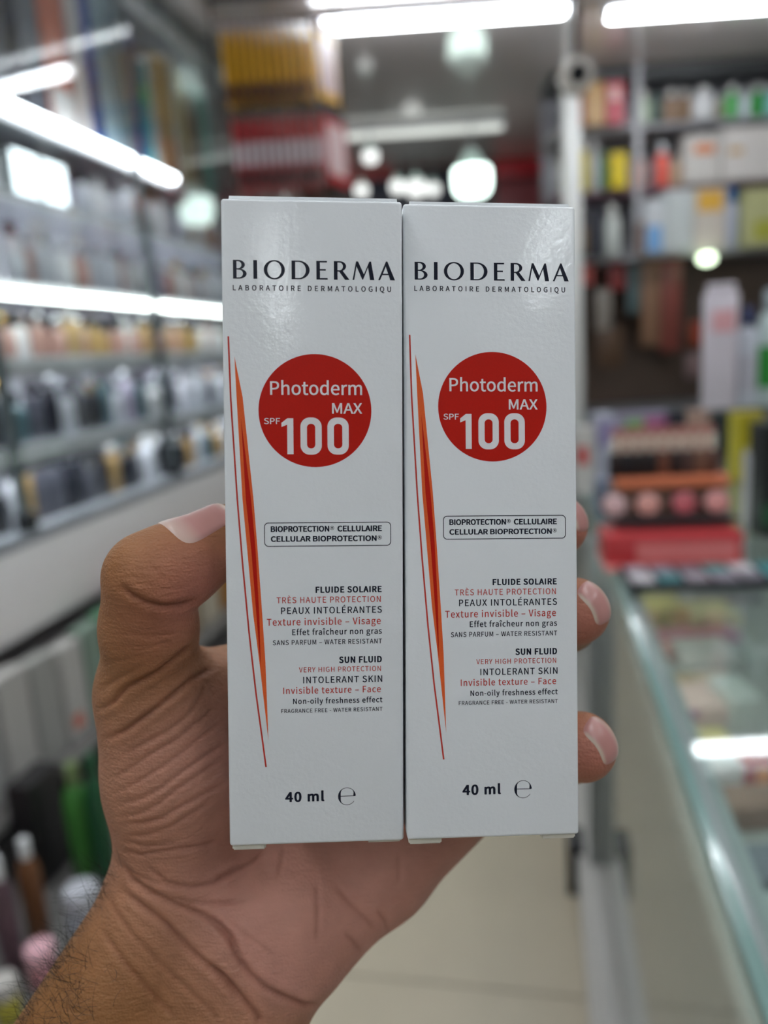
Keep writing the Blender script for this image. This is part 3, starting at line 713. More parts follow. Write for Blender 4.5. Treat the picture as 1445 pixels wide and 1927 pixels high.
try:
    import os
    FONT = bpy.data.fonts.load(os.path.join(bpy.utils.system_resource('DATAFILES'), 'fonts', 'Noto Sans CJK Regular.woff2'))
except Exception:
    FONT = None
TXT = ['H', 'LABORATOIRE DERMATOLOGIQU', 'Photoderm', 'MAX', 'SPF', 'BIOPROTECTION', 'CELLULAIRE', 'CELLULAR BIOPROTECTION',
       'FLUIDE SOLAIRE', 'TRÈS HAUTE PROTECTION', 'PEAUX INTOLÉRANTES', 'Texture invisible – Visage', 'Effet fraîcheur non gras', 'SANS PARFUM – WATER RESISTANT',
       'SUN FLUID', 'VERY HIGH PROTECTION', 'INTOLERANT SKIN', 'Invisible texture – Face', 'Non-oily freshness effect', 'FRAGRANCE FREE - WATER RESISTANT', '40 ml']
SPACE = {'LABORATOIRE DERMATOLOGIQU': 1.25, 'H': 1.0, 'Photoderm': 1.0, 'MAX': 1.0, 'SPF': 1.0, 'BIOPROTECTION': 1.0, 'CELLULAIRE': 1.0, 'CELLULAR BIOPROTECTION': 1.0}
def raw_glyphs():
    tmp = bpy.data.scenes.new('type_setting'); obs = []
    for t in TXT:
        cu = bpy.data.curves.new('txt', 'FONT')
        cu.body = t; cu.space_character = SPACE.get(t, 1.06); cu.resolution_u = 4
        if FONT: cu.font = FONT
        ob = bpy.data.objects.new('txt', cu); tmp.collection.objects.link(ob); obs.append(ob)
    vl = tmp.view_layers[0]; vl.update(); out = {}
    dg = vl.depsgraph
    for t, ob in zip(TXT, obs):
        me = bpy.data.meshes.new_from_object(ob.evaluated_get(dg))
        co = np.empty(len(me.vertices) * 3); me.vertices.foreach_get('co', co)
        out[t] = (co.reshape(-1, 3), [tuple(p.vertices) for p in me.polygons])
        bpy.data.meshes.remove(me); cu = ob.data
        bpy.data.objects.remove(ob); bpy.data.curves.remove(cu)
    bpy.data.scenes.remove(tmp)
    return out
GLYPHS = raw_glyphs()
CAPH = GLYPHS['H'][0][:, 1].max()
def text_mesh(s, x0, x1, base, cap, bold=0.0, space=1.0):
    co, fs = GLYPHS[s]; co = co.copy()
    mn, mx = co[:, 0].min(), co[:, 0].max()
    co[:, 0] = x0 + bold + (co[:, 0] - mn) / (mx - mn) * (x1 - x0 - 2 * bold)
    co[:, 1] = base + bold * .7 + co[:, 1] / CAPH * (cap - 1.4 * bold)
    sh = [(0, 0)]
    if bold: sh += [(-bold, 0), (bold, 0), (0, -bold * .7), (0, bold * .7), (-bold * .8, -bold * .6), (bold * .8, bold * .6), (bold * .8, -bold * .6), (-bold * .8, bold * .6)]
    V_, F_ = [], []
    for q, (dx, dy) in enumerate(sh):
        off = len(V_)
        V_ += [((x + dx) / 1000, (y + dy) / 1000, q * 2.5e-6) for x, y, _ in co.tolist()]
        F_ += [tuple(off + i for i in f) for f in fs]
    me = bpy.data.meshes.new('lettering'); me.from_pydata(V_, [], F_); me.update()
    return me

# brand lettering drawn as outlines (flared roman capitals), units: 1 = 1/135 of the cap height
H_ = 135.0
GL = {}
GL['B'] = (147, [[[(0, 0), (0, H_), (36, H_)] + arc(38, 101, 46, 34, 90, -75, 16) + [(56, 69)] + arc(42, 36, 54, 36, 78, -90, 18),
               [(25, 75), (34, 75)] + arc(35, 100, 25, 25, -90, 90, 14) + [(25, 125)],
               [(25, 9), (38, 9)] + arc(40, 37, 30, 28, -90, 90, 14) + [(25, 66)]]])
GL['I'] = (291, [[[(0, 0), (0, H_), (27, H_), (27, 0)]]])
GL['O'] = (365, [[arc(75, 67, 75, 70, 0, 360, 48)[:-1], arc(75, 67, 50, 60, 0, 360, 48)[:-1]]])
GL['D'] = (563, [[[(0, 0), (0, H_), (48, H_)] + arc(50, 67.5, 79, 67.5, 90, -90, 26) + [(48, 0)],
               [(26, 9), (48, 9)] + arc(50, 67.5, 52, 58.5, -90, 90, 24) + [(26, 126)]]])
GL['E'] = (740, [[[(0, 0), (0, H_), (78, H_), (76, H_ - 11), (26, H_ - 11), (26, 76), (68, 76), (68, 65), (26, 65), (26, 11), (80, 11), (82, 0)]]])
GL['R'] = (866, [[[(0, 0), (0, H_), (40, H_)] + arc(42, 98, 46, 37, 90, -62, 16) + [(112, 0), (80, 0), (38, 59), (26, 59), (26, 0)],
               [(26, 69), (38, 69)] + arc(40, 97, 25, 28, -90, 90, 14) + [(26, 125)]]])
GL['M'] = (1000, [[[(0, 0), (26, H_), (40, H_), (82, 42), (122, H_), (134, H_), (157, 0), (126, 0), (112, 92), (76, 3), (70, 3), (29, 98), (12, 0)]]])
GL['A'] = (1185, [[[(0, 0), (57, H_ + 2), (67, H_ + 2), (122, 0), (88, 0), (76, 38), (30, 38), (13, 0)], [(35, 48), (72, 48), (55, 100)]]])
def brand_mesh(x0, x1, base, cap):
    sx = (x1 - x0) / (1307 - 147); sy = cap / H_; polys = []
    for g in 'BIODERMA'.replace('', ''):
        ox, pl = GL[g]
        for loops in pl:
            polys.append([[(x0 + (ox - 147 + x) * sx, base + y * sy) for x, y in lp] for lp in loops])
    return poly_mesh(polys)
def band(poly, wdt):
    L, Rr = [], []
    for i, (x, y) in enumerate(poly):
        L.append((x - wdt / 2, y)); Rr.append((x + wdt / 2, y))
    return [L + Rr[::-1]]
CEN = (.35, 25.9); RAD = 12.37
LINE = [(-18.34, 41.99), (-17.99, 28.25), (-16.87, 6.48), (-15.9, -7.79), (-14.65, -23.38), (-13.34, -36.59), (-11.92, -48.25), (-11.3, -53.52)]
WL = [(-17.09, 37.69), (-16.74, 28.89), (-15.74, 6.47), (-14.85, -4.68), (-13.73, -19.0), (-12.49, -29.69), (-10.68, -47.56)]
WR = [(-15.42, 28.89), (-13.34, 6.46), (-12.58, -4.7), (-11.73, -19.03), (-11.16, -29.72)]
IL = [(-15.84, 24.3), (-15.01, 6.47), (-13.96, -4.69), (-13.16, -17.11), (-12.19, -31.26)]
IR = [(-13.86, 6.46), (-13.01, -4.7), (-12.37, -19.02)]
def e_sign(x0, x1, y0, y1):
    cx, cy, rx, ry = (x0 + x1) / 2, (y0 + y1) / 2, (x1 - x0) / 2, (y1 - y0) / 2
    out, inn = [], []
    for i in range(61):
        a = 3 + i * (325 - 3) / 60; ar = math.radians(a)
        th = .045 + .26 * max(0, -math.cos(ar)) ** 3 + (.24 * max(0, math.cos(ar)) ** 6 if a < 80 else 0)
        out.append((cx + rx * math.cos(ar), cy + ry * math.sin(ar)))
        inn.append((cx + (rx * (1 - th)) * math.cos(ar), cy + ry * (1 - .06) * math.sin(ar)))
    bar = [(cx - rx * .75, cy), (cx + rx * .95, cy), (cx + rx * .95, cy + ry * .07), (cx - rx * .75, cy + ry * .07)]
    return [[out + inn[::-1]], [bar]]
def reg_mark(cx, cy, r):
    return [[arc(cx, cy, r, r, 0, 360, 20)[:-1], arc(cx, cy, r * .8, r * .8, 0, 360, 20)[:-1]],
            [[(cx - r * .35, cy - r * .5), (cx - r * .35, cy + r * .5), (cx - r * .1, cy + r * .5), (cx - r * .1, cy - r * .5)]],
            [arc(cx, cy + r * .2, r * .42, r * .32, 0, 360, 10)[:-1]],
            [[(cx, cy), (cx + r * .3, cy), (cx + r * .5, cy - r * .5), (cx + r * .2, cy - r * .5)]]]
PRINTS = []   # name, mesh, material, height over the face (mm), label
def pr(n, me, m, lift, lab=None): PRINTS.append((n, me, m, lift, lab))
pr('brand_lettering', brand_mesh(-17.13, 18.05, 54.39, 4.01), ink_k, .02, 'black BIODERMA lettering')
pr('lettering', text_mesh('LABORATOIRE DERMATOLOGIQU', -17.23, 17.18, 51.87, 1.15, .03, 1.25), ink_k, .02, 'small black LABORATOIRE DERMATOLOGIQU lettering')
pr('red_disc', poly_mesh([[arc(*CEN, RAD, RAD, 0, 360, 96)[:-1]]]), ink_r, .02, 'red printed disc')
pr('lettering', text_mesh('Photoderm', -9.45, 10.70, 29.35, 2.98, .055, 1.0), ink_w, .04, 'white Photoderm lettering')
pr('lettering', text_mesh('MAX', 4.05, 10.68, 25.26, 2.33, .055), ink_w, .04, 'white MAX lettering')
pr('lettering', text_mesh('SPF', -10.85, -7.35, 22.99, 1.31, .03), ink_w, .04, 'white SPF lettering')
one = [[[(-7.05, 23.25), (-5.75, 24.27), (-4.46, 24.27), (-4.46, 16.38), (-5.82, 16.38), (-5.82, 22.85), (-7.05, 22.35)]]]
zero = lambda x0, x1: [[rrect(x0, x1, 16.27, 24.42, 2.0, 10), rrect(x0 + 1.42, x1 - 1.42, 17.65, 23.04, .86, 10)]]
pr('numerals', poly_mesh(one + zero(-2.92, 1.74) + zero(3.0, 7.69)), ink_w, .04, 'white 100 numerals')
pr('thin_line', poly_mesh([band(LINE, .36)]), ink_rt, .02, 'thin red curved line')
pr('flame_wedge', poly_mesh([[WL + WR[::-1]]]), ink_o, .02, 'orange tapering wedge')
pr('flame_core', poly_mesh([[IL + IR[::-1]]]), ink_r, .04, 'red core of the wedge')
pr('frame_line', poly_mesh([[rrect(-11.1, 17.0, -4.02, 1.34, .95), rrect(-10.93, 16.83, -3.85, 1.17, .80)]]), ink_k, .02, 'thin black rounded frame')
def two(s1, s2, y, cap, xa, xb, xc, xd, rx):
    pr('lettering', text_mesh(s1, xa, xb, y, cap, .075, 1.0), ink_k, .02)
    if s2: pr('lettering', text_mesh(s2, xc, xd, y, cap, .075, 1.0), ink_k, .02)
    pr('registered_mark', poly_mesh(reg_mark(rx, y + cap * .62, .46)), ink_k, .02)
two('BIOPROTECTION', 'CELLULAIRE', -.76, 1.29, -9.66, 3.25, 5.05, 14.95, 3.86)
two('CELLULAR BIOPROTECTION', None, -2.93, 1.23, -9.66, 13.75, 0, 0, 14.42)
for s, x0, x1, y, cap, bold, m in (
        ('FLUIDE SOLAIRE', .10, 14.83, -14.43, 1.41, .085, ink_k), ('TRÈS HAUTE PROTECTION', -8.54, 14.60, -16.62, 1.33, .012, ink_rt),
        ('PEAUX INTOLÉRANTES', -7.58, 14.85, -19.06, 1.48, .03, ink_k), ('Texture invisible – Visage', -10.75, 14.58, -21.61, 1.55, .025, ink_rt),
        ('Effet fraîcheur non gras', -5.16, 14.82, -23.83, 1.32, .035, ink_k), ('SANS PARFUM – WATER RESISTANT', -9.47, 14.82, -26.0, 1.09, .022, ink_k),
        ('SUN FLUID', 5.21, 14.80, -30.30, 1.46, .09, ink_k), ('VERY HIGH PROTECTION', -3.75, 14.57, -32.22, 1.12, .01, ink_rt),
        ('INTOLERANT SKIN', -2.84, 14.87, -34.73, 1.47, .03, ink_k), ('Invisible texture – Face', -7.30, 14.52, -37.06, 1.47, .025, ink_rt),
        ('Non-oily freshness effect', -5.12, 14.88, -39.38, 1.24, .035, ink_k), ('FRAGRANCE FREE - WATER RESISTANT', -7.78, 14.88, -41.35, .88, .018, ink_k),
        ('40 ml', -7.10, 1.68, -61.70, 2.3, .13, ink_k)):
    pr('lettering', text_mesh(s, x0, x1, y, cap, bold, 1.06), m, .02)
pr('estimated_sign', poly_mesh(e_sign(4.76, 8.77, -62.78, -58.74)), ink_k, .02)

def carton_body():
    bm = bmesh.new()
    bmesh.ops.create_cube(bm, size=1)
    for v in bm.verts: v.co = Vector((v.co.x * BW, v.co.y * BH, (v.co.z - .5) * BDP))
    bmesh.ops.bevel(bm, geom=bm.edges[:], offset=.0007, segments=4, affect='EDGES', profile=.5)
    me = bpy.data.meshes.new('carton_body'); bm.to_mesh(me); bm.free()
    for p in me.polygons: p.use_smooth = True
    try: me.set_sharp_from_angle(angle=math.radians(30))
    except Exception: pass
    return me
body_me = carton_body()
def flap(sx, sy, sz, bev=.0003):
    bm = bmesh.new(); bmesh.ops.create_cube(bm, size=1)
    for v in bm.verts: v.co = Vector((v.co.x * sx, v.co.y * sy, v.co.z * sz))
    bmesh.ops.bevel(bm, geom=bm.edges[:], offset=bev, segments=2, affect='EDGES')
    me = bpy.data.meshes.new('flap'); bm.to_mesh(me); bm.free(); return me
tuck = flap(BW - .0012, .0016, BDP - .002, .0007)
tabs = [flap(.0075, .0022, .02), flap(.0078, .0014, .02)]
def sun_carton(pose, label, ta, tb):
    o = bpy.data.objects.new('sun_fluid_carton', None); COL.objects.link(o); o.empty_display_size = .01
    tag(o, label, 'box', 'sun fluid cartons in the hand')
    o.matrix_world = CAMM @ pose
    part('body', body_me, cart_m, o)
    part('tuck_flap', tuck, cart_m, o, (0.0003, BH / 2 + .0003, -BDP / 2))
    part('bottom_tab', tabs[0], board_m, o, (-BW / 2 + .0042, -BH / 2 - ta, -.0112))
    part('bottom_tab', tabs[1], board_m, o, (BW / 2 - .0044, -BH / 2 - tb, -.0112))
    for n, me, m, lift, lab in PRINTS:
        p = part(n, me, m, o, (0, 0, lift / 1000))
        if lab: p['label'] = lab
    return o
sun_carton(POSE_L, 'white sunscreen carton with red disc nearest the thumb, left one of the pair', .0004, .0001)
sun_carton(POSE_R, 'white sunscreen carton with red disc gripped by the fingertips, right one of the pair', .0004, .0006)

# ------------------------------------------------------------------ the hand (modelled in camera axes, millimetres)
def Hp(px, py, d): return np.array([(px - IW / 2) / FPX * d, (IH / 2 - py) / FPX * d, -d])
PR = []       # (A, rA, B, rB, k)
def cap_(a, ra, b_, rb, k=4.0): PR.append((Hp(*a), ra, Hp(*b_), rb, k))
# forearm and wrist: radius side, ulna side, middle
cap_((300, 1730, 207), 17.0, (60, 2120, 197), 18.5, 8); cap_((60, 2120, 197), 18.5, (-190, 2560, 186), 20, 8)
cap_((512, 1812, 209), 16.0, (345, 2120, 200), 18.0, 12); cap_((345, 2120, 200), 18, (110, 2600, 188), 20, 12)
cap_((430, 1790, 211), 16.0, (220, 2130, 202), 18.0, 10)
# heel of the palm and its outer (little-finger) edge
cap_((440, 1730, 211), 18.0, (560, 1700, 214), 17.0, 10)
cap_((574, 1752, 215), 14.6, (715, 1632, 221), 14.2, 7)
cap_((715, 1632, 221), 14.2, (862, 1500, 228), 12.8, 5)
# palm body behind the cartons
cap_((450, 1600, 224), 16.0, (640, 1250, 226), 13.0, 10)
cap_((560, 1620, 226), 15.0, (740, 1300, 229), 12.5, 10)
cap_((640, 1600, 227), 14.0, (830, 1370, 230), 12.0, 10)
# thumb base
cap_((345, 1640, 211), 17.5, (330, 1450, 205), 17.5, 8)
cap_((330, 1450, 205), 17.5, (290, 1300, 198), 14.2, 7)
cap_((400, 1500, 218), 15.0, (470, 1330, 222), 12.0, 10)
cap_((300, 1330, 202), 11.0, (520, 1250, 222), 9.0, 10)          # web towards the index finger
# thumb
cap_((286, 1300, 198), 12.6, (281, 1180, 188), 11.3, 4)
cap_((281, 1180, 188), 11.3, (280, 1088, 181), 10.6, 3)
cap_((284, 1084, 181), 10.7, (330, 1066, 184), 10.3, 1.2)
cap_((330, 1066, 184), 10.3, (418, 1016, 190), 8.9, 3)
# fingers: (MCP, PIP, DIP, tip)
FING = [[(640, 1215, 228, 11.5), (880, 1110, 228, 9.6), (1010, 1020, 224, 8.9), (1046, 990, 213, 8.6)],
        [(740, 1270, 230, 11.5), (965, 1195, 230, 9.8), (1062, 1165, 222, 9.2), (1083, 1150, 200, 8.7)],
        [(825, 1345, 230, 11.0), (990, 1390, 229, 9.8), (1072, 1408, 222, 9.3), (1094, 1405, 198, 8.9)],
        [(870, 1460, 230, 11.0), (900, 1500, 246, 8.8), (860, 1450, 254, 8.2), (820, 1400, 252, 7.6)]]
for f in FING:
    for i in range(3): cap_(f[i][:3], f[i][3], f[i + 1][:3], f[i + 1][3], 5 if i == 0 else 2.5)

def sd_prim(P_, pr_):
    A, ra, B, rb, k = pr_
    ba = B - A; L2 = float(ba @ ba)
    pa = P_ - A
    h = np.clip((pa @ ba) / L2, 0, 1)
    return np.sqrt(((pa - h[..., None] * ba) ** 2).sum(-1)) - (ra + (rb - ra) * h)
def smin(a, b_, k):
    h = np.clip(.5 + .5 * (b_ - a) / k, 0, 1)
    return b_ * (1 - h) + a * h - k * h * (1 - h)
# the cartons press into the flesh
CARVE = []
for pose in (POSE_L, POSE_R):
    inv = np.array((pose.inverted()))
    CARVE.append(inv)
def carve(d, P_):
    for inv in CARVE:
        q = P_ / 1000 @ inv[:3, :3].T + inv[:3, 3]
        q = np.abs(q - np.array([0, 0, -BDP / 2])) * 1000 - np.array([BW / 2, BH / 2, BDP / 2]) * 1000 - .2
        bd = np.sqrt((np.maximum(q, 0) ** 2).sum(-1)) + np.minimum(q.max(-1), 0)
        d = -smin(-d, bd, .8)
    return d
def sdf(P_):
    d = np.full(P_.shape[:-1], 1e3)
    for p in PR: d = smin(d, sd_prim(P_, p), p[4])
    return carve(d, P_)

RES = .62
lo = np.array([-140., -192., -266.]); hi = np.array([64., 10., -164.])
nx, ny, nz_ = [int(v) for v in np.ceil((hi - lo) / RES)]
gx = lo[0] + np.arange(nx) * RES; gy = lo[1] + np.arange(ny) * RES; gz = lo[2] + np.arange(nz_) * RES
V = np.full((nx, ny, nz_), 60.0, np.float32)
for p in PR:
    A, ra, B, rb, k = p
    m_ = max(ra, rb) + k + 3
    mn = np.minimum(A, B) - m_; mx = np.maximum(A, B) + m_
    i0 = np.clip(((mn - lo) / RES).astype(int), 0, [nx, ny, nz_]); i1 = np.clip(((mx - lo) / RES).astype(int) + 1, 0, [nx, ny, nz_])
    sl = tuple(slice(i0[q], i1[q]) for q in range(3))
    if V[sl].size == 0: continue
    X, Y, Z = np.meshgrid(gx[sl[0]], gy[sl[1]], gz[sl[2]], indexing='ij')
    Pt = np.stack([X, Y, Z], -1).astype(np.float32)
    V[sl] = smin(V[sl], sd_prim(Pt, (A.astype(np.float32), ra, B.astype(np.float32), rb, k)).astype(np.float32), k)
# carve only around the cartons
i0 = np.clip(((np.array([-45, -85, -215.]) - lo) / RES).astype(int), 0, None); i1 = np.minimum(((np.array([56, 12, -162.]) - lo) / RES).astype(int) + 1, [nx, ny, nz_])
sl = tuple(slice(i0[q], i1[q]) for q in range(3))
X, Y, Z = np.meshgrid(gx[sl[0]], gy[sl[1]], gz[sl[2]], indexing='ij')
V[sl] = carve(V[sl], np.stack([X, Y, Z], -1).astype(np.float32))
V[0], V[-1], V[:, 0], V[:, -1], V[:, :, 0], V[:, :, -1] = 5, 5, 5, 5, 5, 5

def surface_nets(V, lo, res):
    ins = V < 0
    c = [(0, 0, 0), (1, 0, 0), (0, 1, 0), (1, 1, 0), (0, 0, 1), (1, 0, 1), (0, 1, 1), (1, 1, 1)]
    n = np.array(V.shape) - 1
    cnt = sum(ins[a:a + n[0], b_:b_ + n[1], d:d + n[2]].astype(np.int8) for a, b_, d in c)
    idx = np.argwhere((cnt > 0) & (cnt < 8))
    vid = np.full(tuple(n), -1, np.int32); vid[tuple(idx.T)] = np.arange(len(idx))
    corner = np.stack([V[idx[:, 0] + a, idx[:, 1] + b_, idx[:, 2] + d] for a, b_, d in c], 1)
    acc = np.zeros((len(idx), 3)); num = np.zeros(len(idx))
    ed = [(i, j) for i in range(8) for j in range(i + 1, 8) if sum(x != y for x, y in zip(c[i], c[j])) == 1]
    for i, j in ed:
        a, b_ = corner[:, i], corner[:, j]
        m_ = (a < 0) != (b_ < 0)
        t = np.where(m_, a / np.where(m_, a - b_, 1), 0)
        pt = np.array(c[i]) + t[:, None] * (np.array(c[j]) - np.array(c[i]))
        acc[m_] += pt[m_]; num[m_] += 1
    verts = lo + (idx + acc / num[:, None]) * res
    faces = []
    for ax in range(3):
        u_, v_ = (ax + 1) % 3, (ax + 2) % 3
        s0 = [slice(None)] * 3; s1 = [slice(None)] * 3
        s0[ax] = slice(0, -1); s1[ax] = slice(1, None)
        A, B = ins[tuple(s0)], ins[tuple(s1)]
        e = np.argwhere(A != B)
        ok = (e[:, u_] > 0) & (e[:, v_] > 0) & (e[:, u_] < V.shape[u_] - 1) & (e[:, v_] < V.shape[v_] - 1)
        e = e[ok]; fl = A[tuple(e.T)]
        def cell(du, dv):
            q = e.copy(); q[:, u_] -= du; q[:, v_] -= dv; return vid[tuple(q.T)]
        q = np.stack([cell(1, 1), cell(0, 1), cell(0, 0), cell(1, 0)], 1)
        q[~fl] = q[~fl][:, ::-1]
        faces.append(q)
    return verts, np.concatenate(faces)
HV, HF = surface_nets(V, lo, RES)
def vert_normals(v, f):
    n = np.cross(v[f[:, 2]] - v[f[:, 0]], v[f[:, 3]] - v[f[:, 1]])
    out = np.zeros_like(v)
    for i in range(4): np.add.at(out, f[:, i], n)
    return out / (np.linalg.norm(out, axis=1, keepdims=True) + 1e-9)
def smooth(v, f, it, lam=.5):
    E = np.concatenate([f[:, [0, 1]], f[:, [1, 2]], f[:, [2, 3]], f[:, [3, 0]]])
    for _ in range(it):
        s = np.zeros_like(v); n = np.zeros(len(v))
        np.add.at(s, E[:, 0], v[E[:, 1]]); np.add.at(n, E[:, 0], 1)
        np.add.at(s, E[:, 1], v[E[:, 0]]); np.add.at(n, E[:, 1], 1)
        v = v + lam * (s / n[:, None] - v)
    return v
HV = smooth(HV, HF, 3)
HN = vert_normals(HV, HF)
# keep only the component that matters (everything is one solid)
pxy = np.stack([IW / 2 + FPX * HV[:, 0] / -HV[:, 2], IH / 2 - FPX * HV[:, 1] / -HV[:, 2]], 1)
view = -HV / np.linalg.norm(HV, axis=1, keepdims=True)
facing = np.clip((HN * view).sum(1) * 2.0, 0, 1)
zA = lambda pts: [(150 + x / 4.817, 900 + y / 4.817) for x, y in pts]
zB = lambda pts: [(150 + x / 4.817, 1200 + y / 4.817) for x, y in pts]
zC = lambda pts: [(x / 3.211, 1500 + y / 3.211) for x, y in pts]
zD = lambda pts: [(400 + x / 2.779, 1500 + y / 2.779) for x, y in pts]
CREASE = [  # (polyline, width px, depth mm)
    (zA([(380, 985), (480, 1065), (600, 1130), (750, 1165), (900, 1155), (1050, 1110)]), 6, .9),
    (zB([(170, 650), (300, 590), (420, 460), (560, 390), (700, 320), (830, 220), (950, 120), (1020, 60)]), 5, .75),
    (zB([(230, 920), (400, 850), (560, 740), (700, 640), (850, 520), (1000, 390), (1130, 310), (1200, 280)]), 5, .8),
    (zB([(390, 1060), (560, 970), (800, 850), (1000, 680), (1080, 560), (1130, 420)]), 4, .35),
    (zB([(300, 1270), (450, 1190), (620, 1070), (880, 920), (1100, 740), (1230, 620)]), 4, .35),
    (zB([(330, 1410), (520, 1310), (700, 1200), (900, 1060), (1100, 900), (1300, 740)]), 4, .35),
    (zB([(350, 1510), (560, 1460), (740, 1360), (950, 1200), (1150, 1060), (1320, 950)]), 4, .4),
    (zB([(340, 1620), (500, 1610), (680, 1530), (860, 1390), (1080, 1240), (1300, 1090)]), 4, .35),
    (zB([(380, 1680), (560, 1680), (740, 1640), (900, 1540), (1100, 1430), (1320, 1300)]), 4, .4),
    (zB([(440, 1800), (620, 1790), (820, 1720), (1000, 1600), (1200, 1480)]), 4, .35),
    (zB([(400, 1840), (600, 1900), (900, 1850)]), 4, .35),
    (zB([(190, 250), (350, 210), (480, 190)]), 4, .2), (zB([(180, 480), (330, 380), (520, 290)]), 4, .25),
    (zA([(420, 1400), (650, 1440), (900, 1400)]), 4, .2), (zA([(400, 1520), (640, 1530), (880, 1470)]), 4, .2), (zA([(620, 780), (700, 850), (800, 930)]), 4, .15),
    (zC([(730, 320), (850, 350), (1000, 325), (1200, 300), (1330, 260)]), 4, .5),
    (zC([(720, 380), (800, 500), (900, 570), (1050, 640), (1200, 700), (1330, 770), (1400, 850), (1445, 950)]), 6, .8),
    (zC([(740, 560), (850, 650), (1000, 760), (1100, 870), (1200, 970), (1300, 1050), (1400, 1160), (1445, 1220)]), 6, .9),
    (zC([(620, 800), (680, 900), (760, 1010), (860, 1120), (960, 1230), (1060, 1340)]), 6, .5),
    (zC([(660, 600), (700, 700), (800, 830), (950, 990), (1100, 1130), (1250, 1270), (1330, 1371)]), 5, .4),
    (zC([(900, 430), (1000, 510), (1150, 545), (1300, 520), (1430, 440)]), 5, .6),
    (zC([(1050, 600), (1150, 640), (1300, 640), (1440, 630)]), 4, .4),
    (zC([(750, 430), (850, 480), (1000, 530), (1100, 560)]), 4, .35),
    (zD([(0, 440), (100, 400), (200, 350), (280, 280)]), 5, .5), (zD([(0, 555), (100, 555), (180, 540)]), 4, .35),
    (zD([(0, 650), (80, 720), (130, 830), (200, 930), (280, 1000), (380, 1050), (480, 1090), (560, 1085)]), 6, 1.0),
    (zD([(0, 890), (80, 960), (160, 1060), (230, 1140), (260, 1187)]), 7, 1.0),
    (zD([(545, 440), (550, 600), (545, 750)]), 5, .4), (zD([(640, 460), (720, 560), (800, 640), (840, 690)]), 5, .45),
    (zD([(690, 710), (740, 760), (780, 810)]), 5, .5), (zD([(860, 590), (900, 650), (915, 700)]), 5, .45), (zD([(970, 300), (970, 450)]), 5, .35),
    (zD([(80, 640), (180, 720), (260, 780), (320, 830)]), 4, .3), (zD([(370, 260), (360, 330), (340, 420)]), 5, .35)]
disp = np.zeros(len(HV)); cre = np.zeros(len(HV))
for poly, wpx, dep in CREASE:
    poly = np.array(poly)
    bb0, bb1 = poly.min(0) - 30, poly.max(0) + 30
    sel = np.where((pxy > bb0).all(1) & (pxy < bb1).all(1) & (facing > 0))[0]
    if len(sel) == 0: continue
    q = pxy[sel]; best = np.full(len(sel), 1e9); tt = np.zeros(len(sel))
    nseg = len(poly) - 1
    for i in range(nseg):
        a, b_ = poly[i], poly[i + 1]; ba = b_ - a
        h = np.clip(((q - a) @ ba) / (ba @ ba), 0, 1)
        dd = np.hypot(*(q - a - h[:, None] * ba).T)
        better = dd < best
        best = np.where(better, dd, best); tt = np.where(better, (i + h) / nseg, tt)
    fade = np.clip(np.minimum(tt, 1 - tt) * 6 + .25, 0, 1) * facing[sel]
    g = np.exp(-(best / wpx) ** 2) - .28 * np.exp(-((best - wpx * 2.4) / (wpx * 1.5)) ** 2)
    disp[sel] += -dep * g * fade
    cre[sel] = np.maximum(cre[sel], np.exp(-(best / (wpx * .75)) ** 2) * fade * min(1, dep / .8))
HV2 = HV + HN * disp[:, None]

hand_me = bpy.data.meshes.new('hand')
hand_me.from_pydata((HV2 / 1000).tolist(), [], HF.tolist())
hand_me.update()
hand_me.polygons.foreach_set('use_smooth', [True] * len(hand_me.polygons))
# pigment: tan wrist and backs, pinker palm, rosy finger tips
def blob(c, r): 
    return np.exp(-((HV - Hp(*c)) ** 2).sum(1) / (2 * r * r))
palm = np.clip(blob((420, 1480, 215), 22) * 1.1 + blob((620, 1640, 215), 24) * 1.0 + blob((560, 1740, 205), 14) * .7 + blob((330, 1380, 195), 12) * .5 + blob((800, 1600, 215), 22) * .8, 0, 1)
rosy = np.clip(blob((375, 1090, 180), 9) * .75 + blob((300, 1180, 176), 10) * .35 + blob((1100, 990, 205), 8) + blob((1110, 1170, 192), 8) * .9 + blob((1120, 1420, 190), 9) * .9, 0, 1)
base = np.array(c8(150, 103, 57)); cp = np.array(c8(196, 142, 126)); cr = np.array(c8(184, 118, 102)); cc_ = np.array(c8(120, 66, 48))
colr = base[None] * (1 - palm[:, None]) + cp[None] * palm[:, None]
colr = colr * (1 - rosy[:, None]) + cr[None] * rosy[:, None]
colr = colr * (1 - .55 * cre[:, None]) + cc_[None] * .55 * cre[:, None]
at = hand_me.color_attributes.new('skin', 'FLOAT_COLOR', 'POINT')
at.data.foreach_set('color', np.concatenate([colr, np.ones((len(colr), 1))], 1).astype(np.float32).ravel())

skin = bpy.data.materials.new('skin'); skin.use_nodes = True
nt = skin.node_tree; b = nt.nodes['Principled BSDF']
va = nt.nodes.new('ShaderNodeVertexColor'); va.layer_name = 'skin'
tc = nt.nodes.new('ShaderNodeTexCoord')
nz1 = nt.nodes.new('ShaderNodeTexNoise'); nz1.inputs['Scale'].default_value = 160; nz1.inputs['Detail'].default_value = 4
rmp = nt.nodes.new('ShaderNodeMapRange'); rmp.inputs['To Min'].default_value = .82; rmp.inputs['To Max'].default_value = 1.16
mul = nt.nodes.new('ShaderNodeMix'); mul.data_type = 'RGBA'; mul.blend_type = 'MULTIPLY'; mul.inputs['Factor'].default_value = 1
nt.links.new(tc.outputs['Object'], nz1.inputs['Vector']); nt.links.new(nz1.outputs['Fac'], rmp.inputs['Value'])
nt.links.new(va.outputs['Color'], mul.inputs['A']); nt.links.new(rmp.outputs[0], mul.inputs['B'])
nt.links.new(mul.outputs['Result'], b.inputs['Base Color'])
